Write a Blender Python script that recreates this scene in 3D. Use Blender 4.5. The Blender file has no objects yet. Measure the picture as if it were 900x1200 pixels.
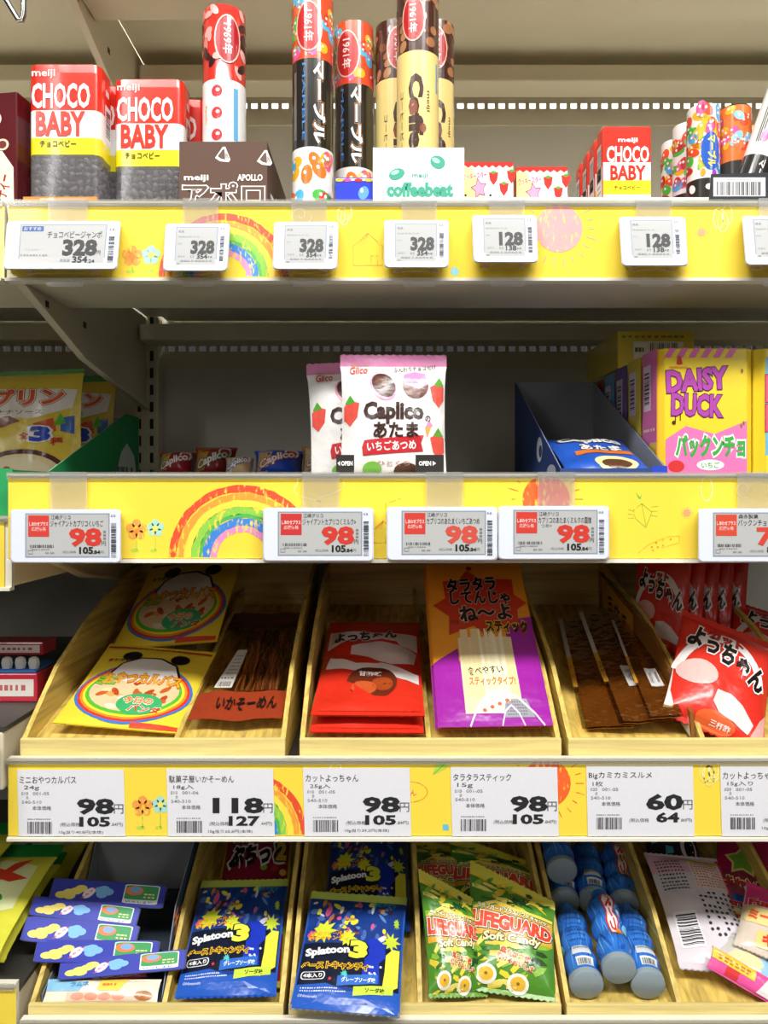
import bpy, bmesh, math, random
from mathutils import Vector, Matrix, noise
from mathutils.geometry import tessellate_polygon

# ------------------------------------------------------------------ camera, world, lights, exposure
scene = bpy.context.scene
F, D, HOR, CZ = 915.0, 0.64, 575.0, 1.30      # focal length in px, camera to rail plane, horizon row, camera height
cd = bpy.data.cameras.new('camera'); cam = bpy.data.objects.new('camera', cd)
scene.collection.objects.link(cam); scene.camera = cam
cam.location = (0, -D, CZ); cam.rotation_euler = (math.pi/2, 0, 0)
cd.sensor_width = 36; cd.sensor_fit = 'AUTO'; cd.lens = F/1200*36; cd.shift_y = -(600-HOR)/1200
cd.clip_start = 0.02

world = bpy.data.worlds.new('store_world'); scene.world = world; world.use_nodes = True
bg = world.node_tree.nodes['Background']
bg.inputs[0].default_value = (1.0, 0.985, 0.95, 1); bg.inputs[1].default_value = 0.05

def area(name, loc, target, sx, sy, power, col=(1, .985, .96)):
    l = bpy.data.lights.new(name, 'AREA'); l.shape = 'RECTANGLE'; l.size = sx; l.size_y = sy
    l.energy = power; l.color = col
    o = bpy.data.objects.new(name, l); scene.collection.objects.link(o); o.location = loc
    o.rotation_euler = (Vector(target)-Vector(loc)).to_track_quat('-Z', 'Y').to_euler()
    return o
area('ceiling_tube_light', (0.1, -1.25, 2.75), (0.1, -0.3, 1.2), 2.4, 0.22, 78)
area('ceiling_tube_light', (-1.6, -2.6, 2.75), (0, 0, 1.2), 0.22, 2.4, 20)
area('ceiling_tube_light', (1.9, -2.6, 2.75), (0, 0, 1.2), 0.22, 2.4, 20)

vs = scene.view_settings
vs.view_transform = 'Standard'; vs.look = 'None'; vs.gamma = 1.0; vs.use_curve_mapping = False
vs.exposure = -0.04

# ------------------------------------------------------------------ helpers
ALL = []
def P(px, py, y=0.0):
    k = (D+y)/F
    return Vector(((px-450)*k, y, CZ+(HOR-py)*k))
def lin(h):
    h = h.lstrip('#'); c = [int(h[i:i+2], 16)/255 for i in (0, 2, 4)]
    return tuple(x/12.92 if x <= .04045 else ((x+.055)/1.055)**2.4 for x in c)+(1,)

MATS = {}
def mat(h, kind='print'):
    key = h+kind
    if key in MATS: return MATS[key]
    m = bpy.data.materials.new(kind+'_'+h.lstrip('#')); m.use_nodes = True
    nt = m.node_tree; b = nt.nodes['Principled BSDF']; c = lin(h)
    b.inputs['Base Color'].default_value = c
    def node(t, **kw):
        n = nt.nodes.new(t)
        for k, v in kw.items(): setattr(n, k, v)
        return n
    def noisy(scale, amt, detail=3, vec=None):
        n = node('ShaderNodeTexNoise'); n.inputs['Scale'].default_value = scale; n.inputs['Detail'].default_value = detail
        if vec is not None: nt.links.new(vec, n.inputs['Vector'])
        mx = node('ShaderNodeMix', data_type='RGBA')
        mx.inputs['A'].default_value = tuple(x*(1-amt) for x in c[:3])+(1,)
        mx.inputs['B'].default_value = tuple(min(1, x*(1+amt*.6)) for x in c[:3])+(1,)
        nt.links.new(n.outputs['Fac'], mx.inputs['Factor']); nt.links.new(mx.outputs['Result'], b.inputs['Base Color'])
        return n
    def bump(scale, strength, dist, detail=2, vec=None):
        n = node('ShaderNodeTexNoise'); n.inputs['Scale'].default_value = scale; n.inputs['Detail'].default_value = detail
        if vec is not None: nt.links.new(vec, n.inputs['Vector'])
        bp = node('ShaderNodeBump'); bp.inputs['Strength'].default_value = strength; bp.inputs['Distance'].default_value = dist
        nt.links.new(n.outputs['Fac'], bp.inputs['Height']); nt.links.new(bp.outputs['Normal'], b.inputs['Normal'])
    tc = node('ShaderNodeTexCoord')
    if kind == 'print':
        b.inputs['Roughness'].default_value = .5
    elif kind == 'paper':
        b.inputs['Roughness'].default_value = .7; noisy(300, .04, vec=tc.outputs['Object'])
    elif kind == 'film':      # glossy wrinkled packaging film
        b.inputs['Roughness'].default_value = .3; b.inputs['Coat Weight'].default_value = .25; b.inputs['Coat Roughness'].default_value = .12
        bump(70, .35, .004, 2, tc.outputs['Object'])
    elif kind == 'gloss':
        b.inputs['Roughness'].default_value = .22; b.inputs['Coat Weight'].default_value = .4; b.inputs['Coat Roughness'].default_value = .06
    elif kind == 'plastic':
        b.inputs['Roughness'].default_value = .38; noisy(40, .03, vec=tc.outputs['Object'])
    elif kind == 'metal':     # painted shelf steel
        b.inputs['Roughness'].default_value = .45; noisy(14, .06, vec=tc.outputs['Object']); bump(400, .08, .001, 1, tc.outputs['Object'])
    elif kind == 'amber':     # translucent dried sheet
        b.inputs['Roughness'].default_value = .25; b.inputs['Coat Weight'].default_value = .5; b.inputs['Coat Roughness'].default_value = .1; noisy(45, .45, 4, tc.outputs['Object']); bump(120, .5, .004, 3, tc.outputs['Object'])
    elif kind == 'chrome':
        b.inputs['Metallic'].default_value = 1; b.inputs['Roughness'].default_value = .2
    elif kind == 'foil':
        b.inputs['Metallic'].default_value = .75; b.inputs['Roughness'].default_value = .28; bump(90, .5, .004, 2, tc.outputs['Object'])
    elif kind == 'crayon':    # crayon strokes that let the yellow card show through
        n = node('ShaderNodeTexNoise'); n.inputs['Scale'].default_value = 420; n.inputs['Detail'].default_value = 2
        mp = node('ShaderNodeMapping'); mp.inputs['Scale'].default_value = (1, 1, .35); mp.inputs['Rotation'].default_value = (0, .8, 0)
        nt.links.new(tc.outputs['Object'], mp.inputs['Vector']); nt.links.new(mp.outputs['Vector'], n.inputs['Vector'])
        r = node('ShaderNodeValToRGB'); r.color_ramp.elements[0].position = .30; r.color_ramp.elements[1].position = .44
        r.color_ramp.elements[0].color = lin('#fadc4a'); r.color_ramp.elements[1].color = c
        nt.links.new(n.outputs['Fac'], r.inputs['Fac']); nt.links.new(r.outputs['Color'], b.inputs['Base Color'])
        b.inputs['Roughness'].default_value = .5
    elif kind == 'wood':      # printed wood-grain board, grain along the depth of the tray
        mp = node('ShaderNodeMapping'); mp.inputs['Scale'].default_value = (75, 2.6, 75)
        nt.links.new(tc.outputs['Object'], mp.inputs['Vector'])
        n = node('ShaderNodeTexNoise'); n.inputs['Scale'].default_value = 2.2; n.inputs['Detail'].default_value = 5; n.inputs['Distortion'].default_value = .6
        nt.links.new(mp.outputs['Vector'], n.inputs['Vector'])
        r = node('ShaderNodeValToRGB'); r.color_ramp.elements[0].position = .3; r.color_ramp.elements[1].position = .62
        r.color_ramp.elements[0].color = tuple(x*.5 for x in c[:3])+(1,); r.color_ramp.elements[1].color = c
        nt.links.new(n.outputs['Fac'], r.inputs['Fac']); nt.links.new(r.outputs['Color'], b.inputs['Base Color'])
        b.inputs['Roughness'].default_value = .45
    elif kind == 'wood_x':    # the same board with the grain running across
        mp = node('ShaderNodeMapping'); mp.inputs['Scale'].default_value = (2.6, 75, 75)
        nt.links.new(tc.outputs['Object'], mp.inputs['Vector'])
        n = node('ShaderNodeTexNoise'); n.inputs['Scale'].default_value = 2.2; n.inputs['Detail'].default_value = 5; n.inputs['Distortion'].default_value = .6
        nt.links.new(mp.outputs['Vector'], n.inputs['Vector'])
        r = node('ShaderNodeValToRGB'); r.color_ramp.elements[0].position = .3; r.color_ramp.elements[1].position = .62
        r.color_ramp.elements[0].color = tuple(x*.7 for x in c[:3])+(1,); r.color_ramp.elements[1].color = c
        nt.links.new(n.outputs['Fac'], r.inputs['Fac']); nt.links.new(r.outputs['Color'], b.inputs['Base Color'])
        b.inputs['Roughness'].default_value = .45
    elif kind in ('clear', 'clearfilm', 'haze'):
        out = nt.nodes['Material Output']; nt.nodes.remove(b)
        t = node('ShaderNodeBsdfTransparent'); t.inputs[0].default_value = c
        g = node('ShaderNodeBsdfGlossy'); g.inputs['Roughness'].default_value = .08 if kind == 'clear' else .14
        lw = node('ShaderNodeLayerWeight'); lw.inputs['Blend'].default_value = .35
        ma = node('ShaderNodeMath', operation='MULTIPLY_ADD'); ma.inputs[1].default_value = .5; ma.inputs[2].default_value = .03
        mx = node('ShaderNodeMixShader')
        nt.links.new(lw.outputs['Fresnel'], ma.inputs[0]); nt.links.new(ma.outputs[0], mx.inputs[0])
        nt.links.new(t.outputs[0], mx.inputs[1]); nt.links.new(g.outputs[0], mx.inputs[2]); nt.links.new(mx.outputs[0], out.inputs[0])
        if kind == 'haze':      # white diffuse veil: cloudy plastic, also paints in reflections on the clear tabs
            df = node('ShaderNodeBsdfDiffuse'); df.inputs[0].default_value = (.9, .9, .88, 1); m2 = node('ShaderNodeMixShader'); m2.inputs[0].default_value = .12
            nt.links.new(mx.outputs[0], m2.inputs[1]); nt.links.new(df.outputs[0], m2.inputs[2]); nt.links.new(m2.outputs[0], out.inputs[0])
        if kind == 'clearfilm':
            n = node('ShaderNodeTexNoise'); n.inputs['Scale'].default_value = 60
            nt.links.new(tc.outputs['Object'], n.inputs['Vector'])
            bp = node('ShaderNodeBump'); bp.inputs['Strength'].default_value = .7; bp.inputs['Distance'].default_value = .006
            nt.links.new(n.outputs['Fac'], bp.inputs['Height']); nt.links.new(bp.outputs['Normal'], g.inputs['Normal'])
    elif kind == 'gel':       # translucent plastic
        b.inputs['Roughness'].default_value = .3; b.inputs['Transmission Weight'].default_value = .35
    elif kind == 'screen':
        b.inputs['Roughness'].default_value = .16; b.inputs['Coat Weight'].default_value = .2
    MATS[key] = m
    return m

class MB:
    """collects faces in world (or local) coordinates and links them as ONE mesh object"""
    def __init__(s): s.v = []; s.f = []; s.m = []; s.mats = []
    def _mi(s, m):
        if m not in s.mats: s.mats.append(m)
        return s.mats.index(m)
    def add(s, verts, faces, m):
        n = len(s.v); s.v += [Vector(v) for v in verts]; i = s._mi(m)
        for f in faces: s.f.append([k+n for k in f]); s.m.append(i)
        return s
    def box(s, x0, x1, y0, y1, z0, z1, m):
        v = [(x, y, z) for x in (x0, x1) for y in (y0, y1) for z in (z0, z1)]
        return s.add(v, [(0, 1, 3, 2), (4, 6, 7, 5), (0, 4, 5, 1), (2, 3, 7, 6), (0, 2, 6, 4), (1, 5, 7, 3)], m)
    def loft(s, rings, m, caps=True, mats=None):
        n = len(rings[0]); v = [p for r in rings for p in r]
        for k in range(len(rings)-1):
            mm = mats[k] if mats else m
            vv = rings[k]+rings[k+1]
            s.add(vv, [(i, (i+1) % n, n+(i+1) % n, n+i) for i in range(n)], mm)
        if caps:
            s.add(rings[0], [list(range(n))[::-1]], mats[0] if mats else m); s.add(rings[-1], [list(range(n))], mats[-1] if mats else m)
        return s
    def prism_x(s, yz, x0, x1, m): return s.loft([[(x0, a, b) for a, b in yz], [(x1, a, b) for a, b in yz]], m)
    def prism_y(s, xz, y0, y1, m): return s.loft([[(a, y0, b) for a, b in xz], [(a, y1, b) for a, b in xz]], m)
    def prism_z(s, xy, z0, z1, m): return s.loft([[(a, b, z0) for a, b in xy], [(a, b, z1) for a, b in xy]], m)
    def lathe(s, prof, seg, m, mats=None, caps=True):
        rings = [[(r*math.cos(2*math.pi*i/seg), r*math.sin(2*math.pi*i/seg), z) for i in range(seg)] for r, z in prof]
        return s.loft(rings, m, caps, mats)
    def grid(s, fn, nu, nv, m, u0=0, u1=1, v0=0, v1=1, flip=False):
        v = [fn(u0+(u1-u0)*i/nu, v0+(v1-v0)*j/nv) for j in range(nv+1) for i in range(nu+1)]
        f = []
        for j in range(nv):
            for i in range(nu):
                a = j*(nu+1)+i; q = (a, a+1, a+nu+2, a+nu+1)
                f.append(q[::-1] if flip else q)
        return s.add(v, f, m)
    def tube(s, pts, r, m, seg=8):
        rings = []
        for k, p in enumerate(pts):
            p = Vector(p); a = Vector(pts[max(0, k-1)]); b = Vector(pts[min(len(pts)-1, k+1)])
            d = (b-a).normalized(); x = d.orthogonal().normalized() if k == 0 else (x-d*x.dot(d)).normalized()
            yv = d.cross(x); rings.append([p+x*r*math.cos(2*math.pi*i/seg)+yv*r*math.sin(2*math.pi*i/seg) for i in range(seg)])
        return s.loft(rings, m)
    def build(s, name, parent=None, world=False, smooth=False, bevel=0, recalc=True, solid=0, angle=None):
        vs_ = s.v
        if world and parent is not None:
            inv = root_matrix(parent).inverted(); vs_ = [inv @ v for v in s.v]
        me = bpy.data.meshes.new(name); me.from_pydata([tuple(v) for v in vs_], [], s.f)
        for m in s.mats: me.materials.append(m)
        me.polygons.foreach_set('material_index', s.m)
        bm = bmesh.new(); bm.from_mesh(me)
        bmesh.ops.remove_doubles(bm, verts=bm.verts, dist=1e-6)
        if recalc: bmesh.ops.recalc_face_normals(bm, faces=bm.faces)
        if bevel:
            ed = [e for e in bm.edges if len(e.link_faces) == 2 and e.calc_face_angle(0) > .6]
            bmesh.ops.bevel(bm, geom=ed, offset=bevel, segments=2, profile=.6, affect='EDGES', clamp_overlap=True)
        if smooth:
            for f in bm.faces: f.smooth = True
            for e in bm.edges:
                if len(e.link_faces) == 2 and e.calc_face_angle(0) > (angle or .7): e.smooth = False
        bm.to_mesh(me); bm.free(); me.update()
        return obj(name, me, parent)

def obj(name, me, parent=None):
    o = bpy.data.objects.new(name, me); ALL.append(o)
    if parent is not None: o.parent = parent
    return o
def root_matrix(o):
    m = o.matrix_basis.copy()
    while o.parent is not None:
        o = o.parent; m = o.matrix_basis @ m
    return m
def tag(o, label, cat, group=None, kind=None):
    o['label'] = label
    if cat: o['category'] = cat
    if group: o['group'] = group
    if kind: o['kind'] = kind
    return o
def thing(name, label, cat, M=None, group=None):
    o = bpy.data.objects.new(name, None); ALL.append(o); o.empty_display_size = .02
    if M is not None: o.matrix_basis = M if isinstance(M, Matrix) else Matrix.Translation(M)
    return tag(o, label, cat, group)
def dup(root, M, label=None):
    def cp(o, par):
        c = o.copy(); ALL.append(c); c.parent = par
        for ch in [q for q in ALL if q.parent is o]: cp(ch, c)
        return c
    r = cp(root, None); r.matrix_basis = M if isinstance(M, Matrix) else Matrix.Translation(M)
    if label: r['label'] = label
    return r

GL = {}
def glyphs(body, bold):
    k = (body, bold)
    if k in GL: return GL[k]
    c = bpy.data.curves.new('t', 'FONT'); c.body = body; c.offset = bold; c.resolution_u = 2
    o = bpy.data.objects.new('t', c); scene.collection.objects.link(o)
    me = bpy.data.meshes.new_from_object(o.evaluated_get(bpy.context.evaluated_depsgraph_get()))
    v = [(q.co.x, q.co.y) for q in me.vertices]; f = [list(p.vertices) for p in me.polygons]
    bpy.data.objects.remove(o); bpy.data.curves.remove(c); bpy.data.meshes.remove(me)
    GL[k] = (v, f); return GL[k]

class Art:
    """flat print: 2-D shapes and lettering laid on a surface S(u, v, offset), one mesh with many inks"""
    def __init__(s, S, du=None, dv=None, off=.00028, step=.00011, kind='print', up=1):
        s.S = S; s.du = du; s.dv = dv; s.off = off; s.step = step; s.mb = MB(); s.kind = kind; s.up = up; s.sub = []
    def begin(s, name): s.mb = MB(); s.sub.append((name, s.mb)); return s
    def ink(s, c): return c if not isinstance(c, str) else mat(c, s.kind)
    def put(s, v2, faces, c, l):
        m = s.ink(c); o = s.off+s.step*l
        if s.du:
            bm = bmesh.new(); bv = [bm.verts.new((a, b, 0)) for a, b in v2]
            for f in faces:
                try: bm.faces.new([bv[i] for i in f])
                except ValueError: pass
            us = [a for a, b in v2]; vv = [b for a, b in v2]
            for ax, d, lo, hi in ((0, s.du, min(us), max(us)), (1, s.dv, min(vv), max(vv))):
                k = math.floor(lo/d)+1
                while k*d < hi:
                    co = (k*d, 0, 0) if ax == 0 else (0, k*d, 0); no = (1, 0, 0) if ax == 0 else (0, 1, 0)
                    bmesh.ops.bisect_plane(bm, geom=bm.verts[:]+bm.edges[:]+bm.faces[:], dist=1e-7, plane_co=co, plane_no=no); k += 1
            bm.verts.index_update(); bm.verts.ensure_lookup_table()
            v2 = [(q.co.x, q.co.y) for q in bm.verts]; faces = [[q.index for q in f.verts] for f in bm.faces]; bm.free()
        s.mb.add([s.S(a, b, o) for a, b in v2], faces, m); return s
    def poly(s, pts, c, l=1):
        t = tessellate_polygon([[Vector((a, b, 0)) for a, b in pts]])
        return s.put(pts, [list(f) for f in t], c, l)
    def rect(s, u0, v0, u1, v1, c, l=1): return s.put([(u0, v0), (u1, v0), (u1, v1), (u0, v1)], [(0, 1, 2, 3)], c, l)
    def ell(s, cu, cv, ru, rv, c, l=1, n=22, rot=0, asp=1):
        ca, sa = math.cos(rot), math.sin(rot); p = []
        for i in range(n):
            a = 2*math.pi*i/n; x, y = ru*math.cos(a), rv*math.sin(a)*asp
            p.append((cu+x*ca-y*sa, cv+(x*sa+y*ca)/asp))
        return s.poly(p, c, l)
    def band(s, cu, cv, r0, r1, a0, a1, c, l=1, n=28, ry=1, jit=0, vmin=None, vmax=None):
        rnd = random.Random(int(r0*97+a0)); v = []; f = []
        for i in range(n+1):
            a = math.radians(a0+(a1-a0)*i/n)
            for r in (r0, r1):
                q = r+rnd.uniform(-jit, jit); x = cu+q*math.cos(a); y = cv+q*math.sin(a)*ry
                if vmax is not None: y = min(y, vmax)
                if vmin is not None: y = max(y, vmin)
                v.append((x, y))
        for i in range(n): f.append((2*i, 2*i+1, 2*i+3, 2*i+2))
        return s.put(v, f, c, l)
    def line(s, pts, w, c, l=1, closed=False):
        if closed: pts = list(pts)+[pts[0]]
        for (a, b), (e, g) in zip(pts[:-1], pts[1:]):
            dx, dy = e-a, g-b; n = math.hypot(dx, dy) or 1; ox, oy = -dy/n*w/2, dx/n*w/2
            s.put([(a+ox, b+oy), (a-ox, b-oy), (e-ox, g-oy), (e+ox, g+oy)], [(0, 1, 2, 3)], c, l)
        return s
    def star(s, cu, cv, r0, r1, n, c, l=1, ru=1, rot=0):
        p = []
        for i in range(2*n):
            a = math.pi*i/n+math.pi/2+rot; r = r1 if i % 2 else r0
            p.append((cu+r*math.cos(a)*ru, cv+r*math.sin(a)))
        return s.poly(p, c, l)
    def text(s, body, cu, cv, w, h, c, l=4, bold=0.0, out=None, ow=.07, out2=None, ow2=.13, rot=0, shear=0, asp=1, arc=0):
        """fit the lettering into a box w x h centred on (cu, cv); asp = metres per v unit / metres per u unit"""
        v0, _ = glyphs(body, 0.0)
        if not v0: return s
        x0 = min(p[0] for p in v0); x1 = max(p[0] for p in v0); y0 = min(p[1] for p in v0); y1 = max(p[1] for p in v0)
        ca, sa = math.cos(rot), math.sin(rot)
        def lay(b, col, lay_):
            v, f = glyphs(body, b); q = []
            for x, y in v:
                a = ((x-x0)/(x1-x0)-.5)*w; e = ((y-y0)/max(1e-6, y1-y0)-.5)*h*s.up
                e += arc*h*(1-(2*a/w)**2)*s.up; a += shear*e*asp
                e *= asp
                q.append((cu+a*ca-e*sa, cv+(a*sa+e*ca)/asp))
            s.put(q, f, col, lay_)
        if out2: lay(bold+ow2, out2, l-2)
        if out: lay(bold+ow, out, l-1)
        lay(bold, c, l); return s
    def dashes(s, u0, v, u1, h, c, n=8, seed=1, l=4):
        r = random.Random(seed); x = u0; d = (u1-u0)/n
        for i in range(n):
            ww = d*r.uniform(.45, .85); s.rect(x, v-h/2, x+ww, v+h/2, c, l); x += d
        return s
    def bars(s, u0, v0, u1, v1, c='#222222', seed=1, n=26, l=4, vertical=False):
        r = random.Random(seed); w = [r.choice((1, 1, 2, 3)) for _ in range(n*2)]; t = sum(w)
        x = 0
        for i, k in enumerate(w):
            if i % 2 == 0:
                if vertical: s.rect(u0, v0+(v1-v0)*x/t, u1, v0+(v1-v0)*(x+k)/t, c, l)
                else: s.rect(u0+(u1-u0)*x/t, v0, u0+(u1-u0)*(x+k)/t, v1, c, l)
            x += k
        return s
    def build(s, name, parent, world=False):
        for n, mb in s.sub:
            if mb.f: mb.build(n, parent, world=world, recalc=False)
        if s.sub or not s.mb.f: return None
        return s.mb.build(name, parent, world=world, recalc=False, smooth=False)

def rrect(x0, y0, x1, y1, r, n=4):
    p = []
    for cx, cy, a0 in ((x1-r, y1-r, 0), (x0+r, y1-r, 90), (x0+r, y0+r, 180), (x1-r, y0+r, 270)):
        for i in range(n+1):
            a = math.radians(a0+90*i/n); p.append((cx+r*math.cos(a), cy+r*math.sin(a)))
    return p
def frame_from(BL, BR, TL, TR, keep='z'):
    b = (BL+BR)/2; t = (TL+TR)/2; Z = (t-b); h = Z.length; Z.normalize()
    X = ((BR-BL)+(TR-TL)); w = ((BR-BL).length+(TR-TL).length)/2
    if keep == 'x': X.normalize(); Z = (Z-X*Z.dot(X)).normalized()
    else: X = (X-Z*X.dot(Z)).normalized()
    Y = Z.cross(X)
    M = Matrix((X, Y, Z)).transposed().to_4x4(); M.translation = b
    return M, w, h
def yaw(loc, a, tilt=0, roll=0):
    return Matrix.Translation(loc) @ Matrix.Rotation(a, 4, 'Z') @ Matrix.Rotation(tilt, 4, 'X') @ Matrix.Rotation(roll, 4, 'Y')

# ------------------------------------------------------------------ the setting: floor, back wall, crossbars
ZR = lambda z: CZ+z          # heights below are given relative to the camera
STEEL = mat('#ddd4b8', 'metal'); PANEL = mat('#dedacb', 'metal'); DIM_DECK = mat('#3f3d38', 'metal'); DARK = mat('#1c1a17', 'plastic')  # lower decks darkened in colour to dim the bounce inside those rows
XL, XR, YB = -.308, .60, .40
fl_ = MB().box(-4, 4, -5, 5, -.02, 0, mat('#8f8a82', 'paper')).build('floor'); fl_['kind'] = 'structure'
ce_ = MB().box(-4, 4, -5, 5, 3.1, 3.12, mat('#b8b6b0', 'paper')).build('ceiling'); ce_['kind'] = 'structure'
LP = bpy.data.materials.new('added_light_panel'); LP.use_nodes = True; LP.node_tree.nodes['Principled BSDF'].inputs['Emission Color'].default_value = (1, .98, .94, 1); LP.node_tree.nodes['Principled BSDF'].inputs['Emission Strength'].default_value = 3.0
MB().box(-2.5, 2.5, 2.1, 3.9, 3.085, 3.0995, LP).build('added_light_panel', ce_)      # glowing panel added above the next aisle to brighten the crossbar holes

fr = thing('gondola_frame', 'beige steel display rack frame with slotted upright and perforated crossbars behind the shelves', 'rack', (XL, YB, 0))
BARS = ((.486, .536), (.163, .213))
segs = [(-CZ+.02, .163), (.213, .486), (.536, 1.1)]
for z0, z1 in segs:
    MB().box(-1.3, XR+.3, YB, YB+.006, ZR(z0), ZR(z1), PANEL).build('back_panel', fr, True)
for z0, z1 in BARS:
    m = MB(); n = 140; x = -1.3; step = .0137; hz0 = (z0+z1)/2-.003; hz1 = hz0+.0075
    m.box(-1.3, XR+.3, YB-.002, YB, ZR(z0), ZR(hz0), STEEL); m.box(-1.3, XR+.3, YB-.002, YB, ZR(hz1), ZR(z1), STEEL)
    while x < XR+.28:
        m.box(x+.0085, x+step, YB-.002, YB, ZR(hz0), ZR(hz1), STEEL); x += step
    m.build('perforated_crossbar', fr, True)
for xc in (XL, XR):
    m = MB().box(xc-.017, xc+.015, YB-.028, YB-.006, .0, ZR(1.0), STEEL)
    m.build('upright', fr, True, bevel=.002)
    s = MB()
    for cx in (xc-.009, xc+.007):
        z = ZR(-.25)
        while z < ZR(.3):
            s.box(cx-.0022, cx+.0022, YB-.0288, YB-.0278, z, z+.013, DARK); z += .022
    so = s.build('slot_column', fr, True)

# ------------------------------------------------------------------ shelves with yellow printed label strips
YEL = '#fadc4a'
def shelf(label, ptop, pbot, y0, x0, x1, bracket=True, strip=True, tilt=0.0, draw=None, zdeck=None, deck=None):
    k = D/F; zt = (HOR-ptop)*k; zb = (HOR-pbot)*k
    if zdeck is None: zdeck = zt-.007
    DECK_ = deck or DIM_DECK
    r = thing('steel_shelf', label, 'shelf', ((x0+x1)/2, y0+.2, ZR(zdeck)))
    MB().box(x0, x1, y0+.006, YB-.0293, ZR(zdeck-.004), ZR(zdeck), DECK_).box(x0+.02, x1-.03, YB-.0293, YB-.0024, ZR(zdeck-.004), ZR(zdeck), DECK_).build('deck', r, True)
    MB().prism_x([(y0+.006, ZR(zdeck-.004)), (y0+.006, ZR(zdeck-.052)), (y0+.118, ZR(zdeck-.052)), (y0+.128, ZR(zdeck-.046)), (y0+.128, ZR(zdeck-.004))], x0+.001, x1-.001, STEEL).build('front_channel', r, True, bevel=.002)
    MB().box(x0+.004, x1-.004, YB-.072, YB-.03, ZR(zdeck-.043), ZR(zdeck-.022), STEEL).build('rear_channel', r, True, bevel=.003)
    if bracket:
        for xb in (x0-.0015,):
            m = MB().prism_x([(y0+.012, ZR(zdeck-.006)), (y0+.012, ZR(zdeck-.05)), (y0+.155, ZR(zdeck-.092)), (YB-.03, ZR(zdeck-.122)), (YB-.03, ZR(zdeck-.006))], xb-.0015, xb+.0015, STEEL)
            m.prism_x([(y0+.012, ZR(zdeck-.05)), (y0+.155, ZR(zdeck-.092)), (YB-.03, ZR(zdeck-.122)), (YB-.03, ZR(zdeck-.125)), (y0+.155, ZR(zdeck-.095)), (y0+.012, ZR(zdeck-.053))], xb-.0015, xb+.006, STEEL)
            b = m.build('bracket', r, True)
            for yy in (y0+.07, y0+.16): MB().box(xb+.0015, xb+.0019, yy, yy+.007, ZR(zdeck-.062), ZR(zdeck-.056), DARK).build('bracket_hole', b, True)
    if strip:
        px0 = 450+x0/k; px1 = 450+x1/k
        tl = lambda py: -(py-ptop)*k*tilt
        a, b_ = P(px0, ptop+4), P(px1, pbot)
        CREAM = mat('#e9e4d2', 'plastic')
        MB().prism_x([(y0+.001, ZR(zt)), (y0-.003, ZR(zt)), (y0-.003, ZR(zt-.0018)), (y0+.0005, ZR(zt-.0032)), (y0+.0005+tl(pbot), ZR(zb)), (y0-.003+tl(pbot), ZR(zb-.0005)), (y0-.003+tl(pbot), ZR(zb-.003)), (y0+.005, ZR(zb-.003)), (y0+.005, ZR(zt))], x0, x1, CREAM).build('label_rail', r, True)
        S = lambda px, py, off: P(px, py, y0-off+tl(py))
        st = MB().loft([[P(px0, ptop+5, y0-.0002), P(px1, ptop+5, y0-.0002), P(px1, ptop+5, y0-.0008), P(px0, ptop+5, y0-.0008)],
                        [P(px0, pbot-.5, y0-.0002+tl(pbot)), P(px1, pbot-.5, y0-.0002+tl(pbot)), P(px1, pbot-.5, y0-.0008+tl(pbot)), P(px0, pbot-.5, y0-.0008+tl(pbot))]], mat(YEL, 'gloss')).build('label_strip', r, True)
        st['label'] = 'yellow printed label strip with crayon drawings'
        if draw:
            A = Art(S, off=.0009, step=.00008, kind='crayon', up=-1); draw(A); A.build('crayon_drawings', st, True)
        MB().box(x0, x1, y0-.0032, y0-.0026, ZR(zt-.0045), ZR(zt+.0012), mat('#f4f4f0', 'haze')).build('clear_lip', r, True)
    return r

def rainbow(A, cx, cy, r, lo):
    A.begin('rainbow_drawing')
    rows = (('#e8502e', 1.0, .90), ('#f3a03a', .885, .80), ('#f7e04a', .79, .70), ('#8fce4a', .70, .60), ('#4fb85a', .60, .55), ('#3c86d8', .545, .44), ('#e98fc0', .435, .35))
    for c, a, b in rows: A.band(cx, cy, r*b, r*a, 180, 360, c, 1, 36, jit=r*.008, vmax=lo)
def scribble_sun(A, cx, cy, r, lo, hi, c='#f2672c', rays=22):
    A.begin('sun_drawing')
    rnd = random.Random(int(cx))
    A.ell(cx, cy, r*.93, r*.93, c, 1, 26)
    for i in range(rays):
        a = 2*math.pi*i/rays; r0, r1 = r*rnd.uniform(1.12, 1.2), r*rnd.uniform(1.35, 1.55)
        p, q = (cx+r0*math.cos(a), cy+r0*math.sin(a)), (cx+r1*math.cos(a), cy+r1*math.sin(a))
        if lo < p[1] < hi and lo < q[1] < hi: A.line([p, q], 1.0, c, 1)
def flower(A, cx, cy, r, c, cc, stem):
    A.begin('flower_drawing')
    for i in range(5):
        a = 2*math.pi*i/5-math.pi/2; A.ell(cx+r*.6*math.cos(a), cy+r*.6*math.sin(a), r*.45, r*.45, c, 1, 12)
    A.ell(cx, cy, r*.35, r*.35, cc, 2, 12); A.line([(cx, cy+r), (cx, stem)], 1, '#9fca5a', 1); A.ell(cx-2, stem, r*.45, r*.18, '#b5d94a', 1, 12)
def curl(A, cx, cy, r, c='#fdf3a8', turns=1.6):
    A.begin('curl_drawing')
    pts = [(cx+r*(1-t/30)*math.cos(t*turns*.21), cy+r*(1-t/30)*math.sin(t*turns*.21)) for t in range(30)]
    A.line(pts, 1.5, c, 2)
def loops(A, cx, cy, r, n=3):
    A.begin('petal_drawing')
    for i in range(n):
        a = i*2.1; pts = [(cx+r*.7*i*.6+r*.5*math.cos(q*.45), cy+r*.4*math.sin(a)+r*math.sin(q*.45)) for q in range(15)]
        A.line(pts, 1.4, '#fdf0a0', 2)
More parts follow.
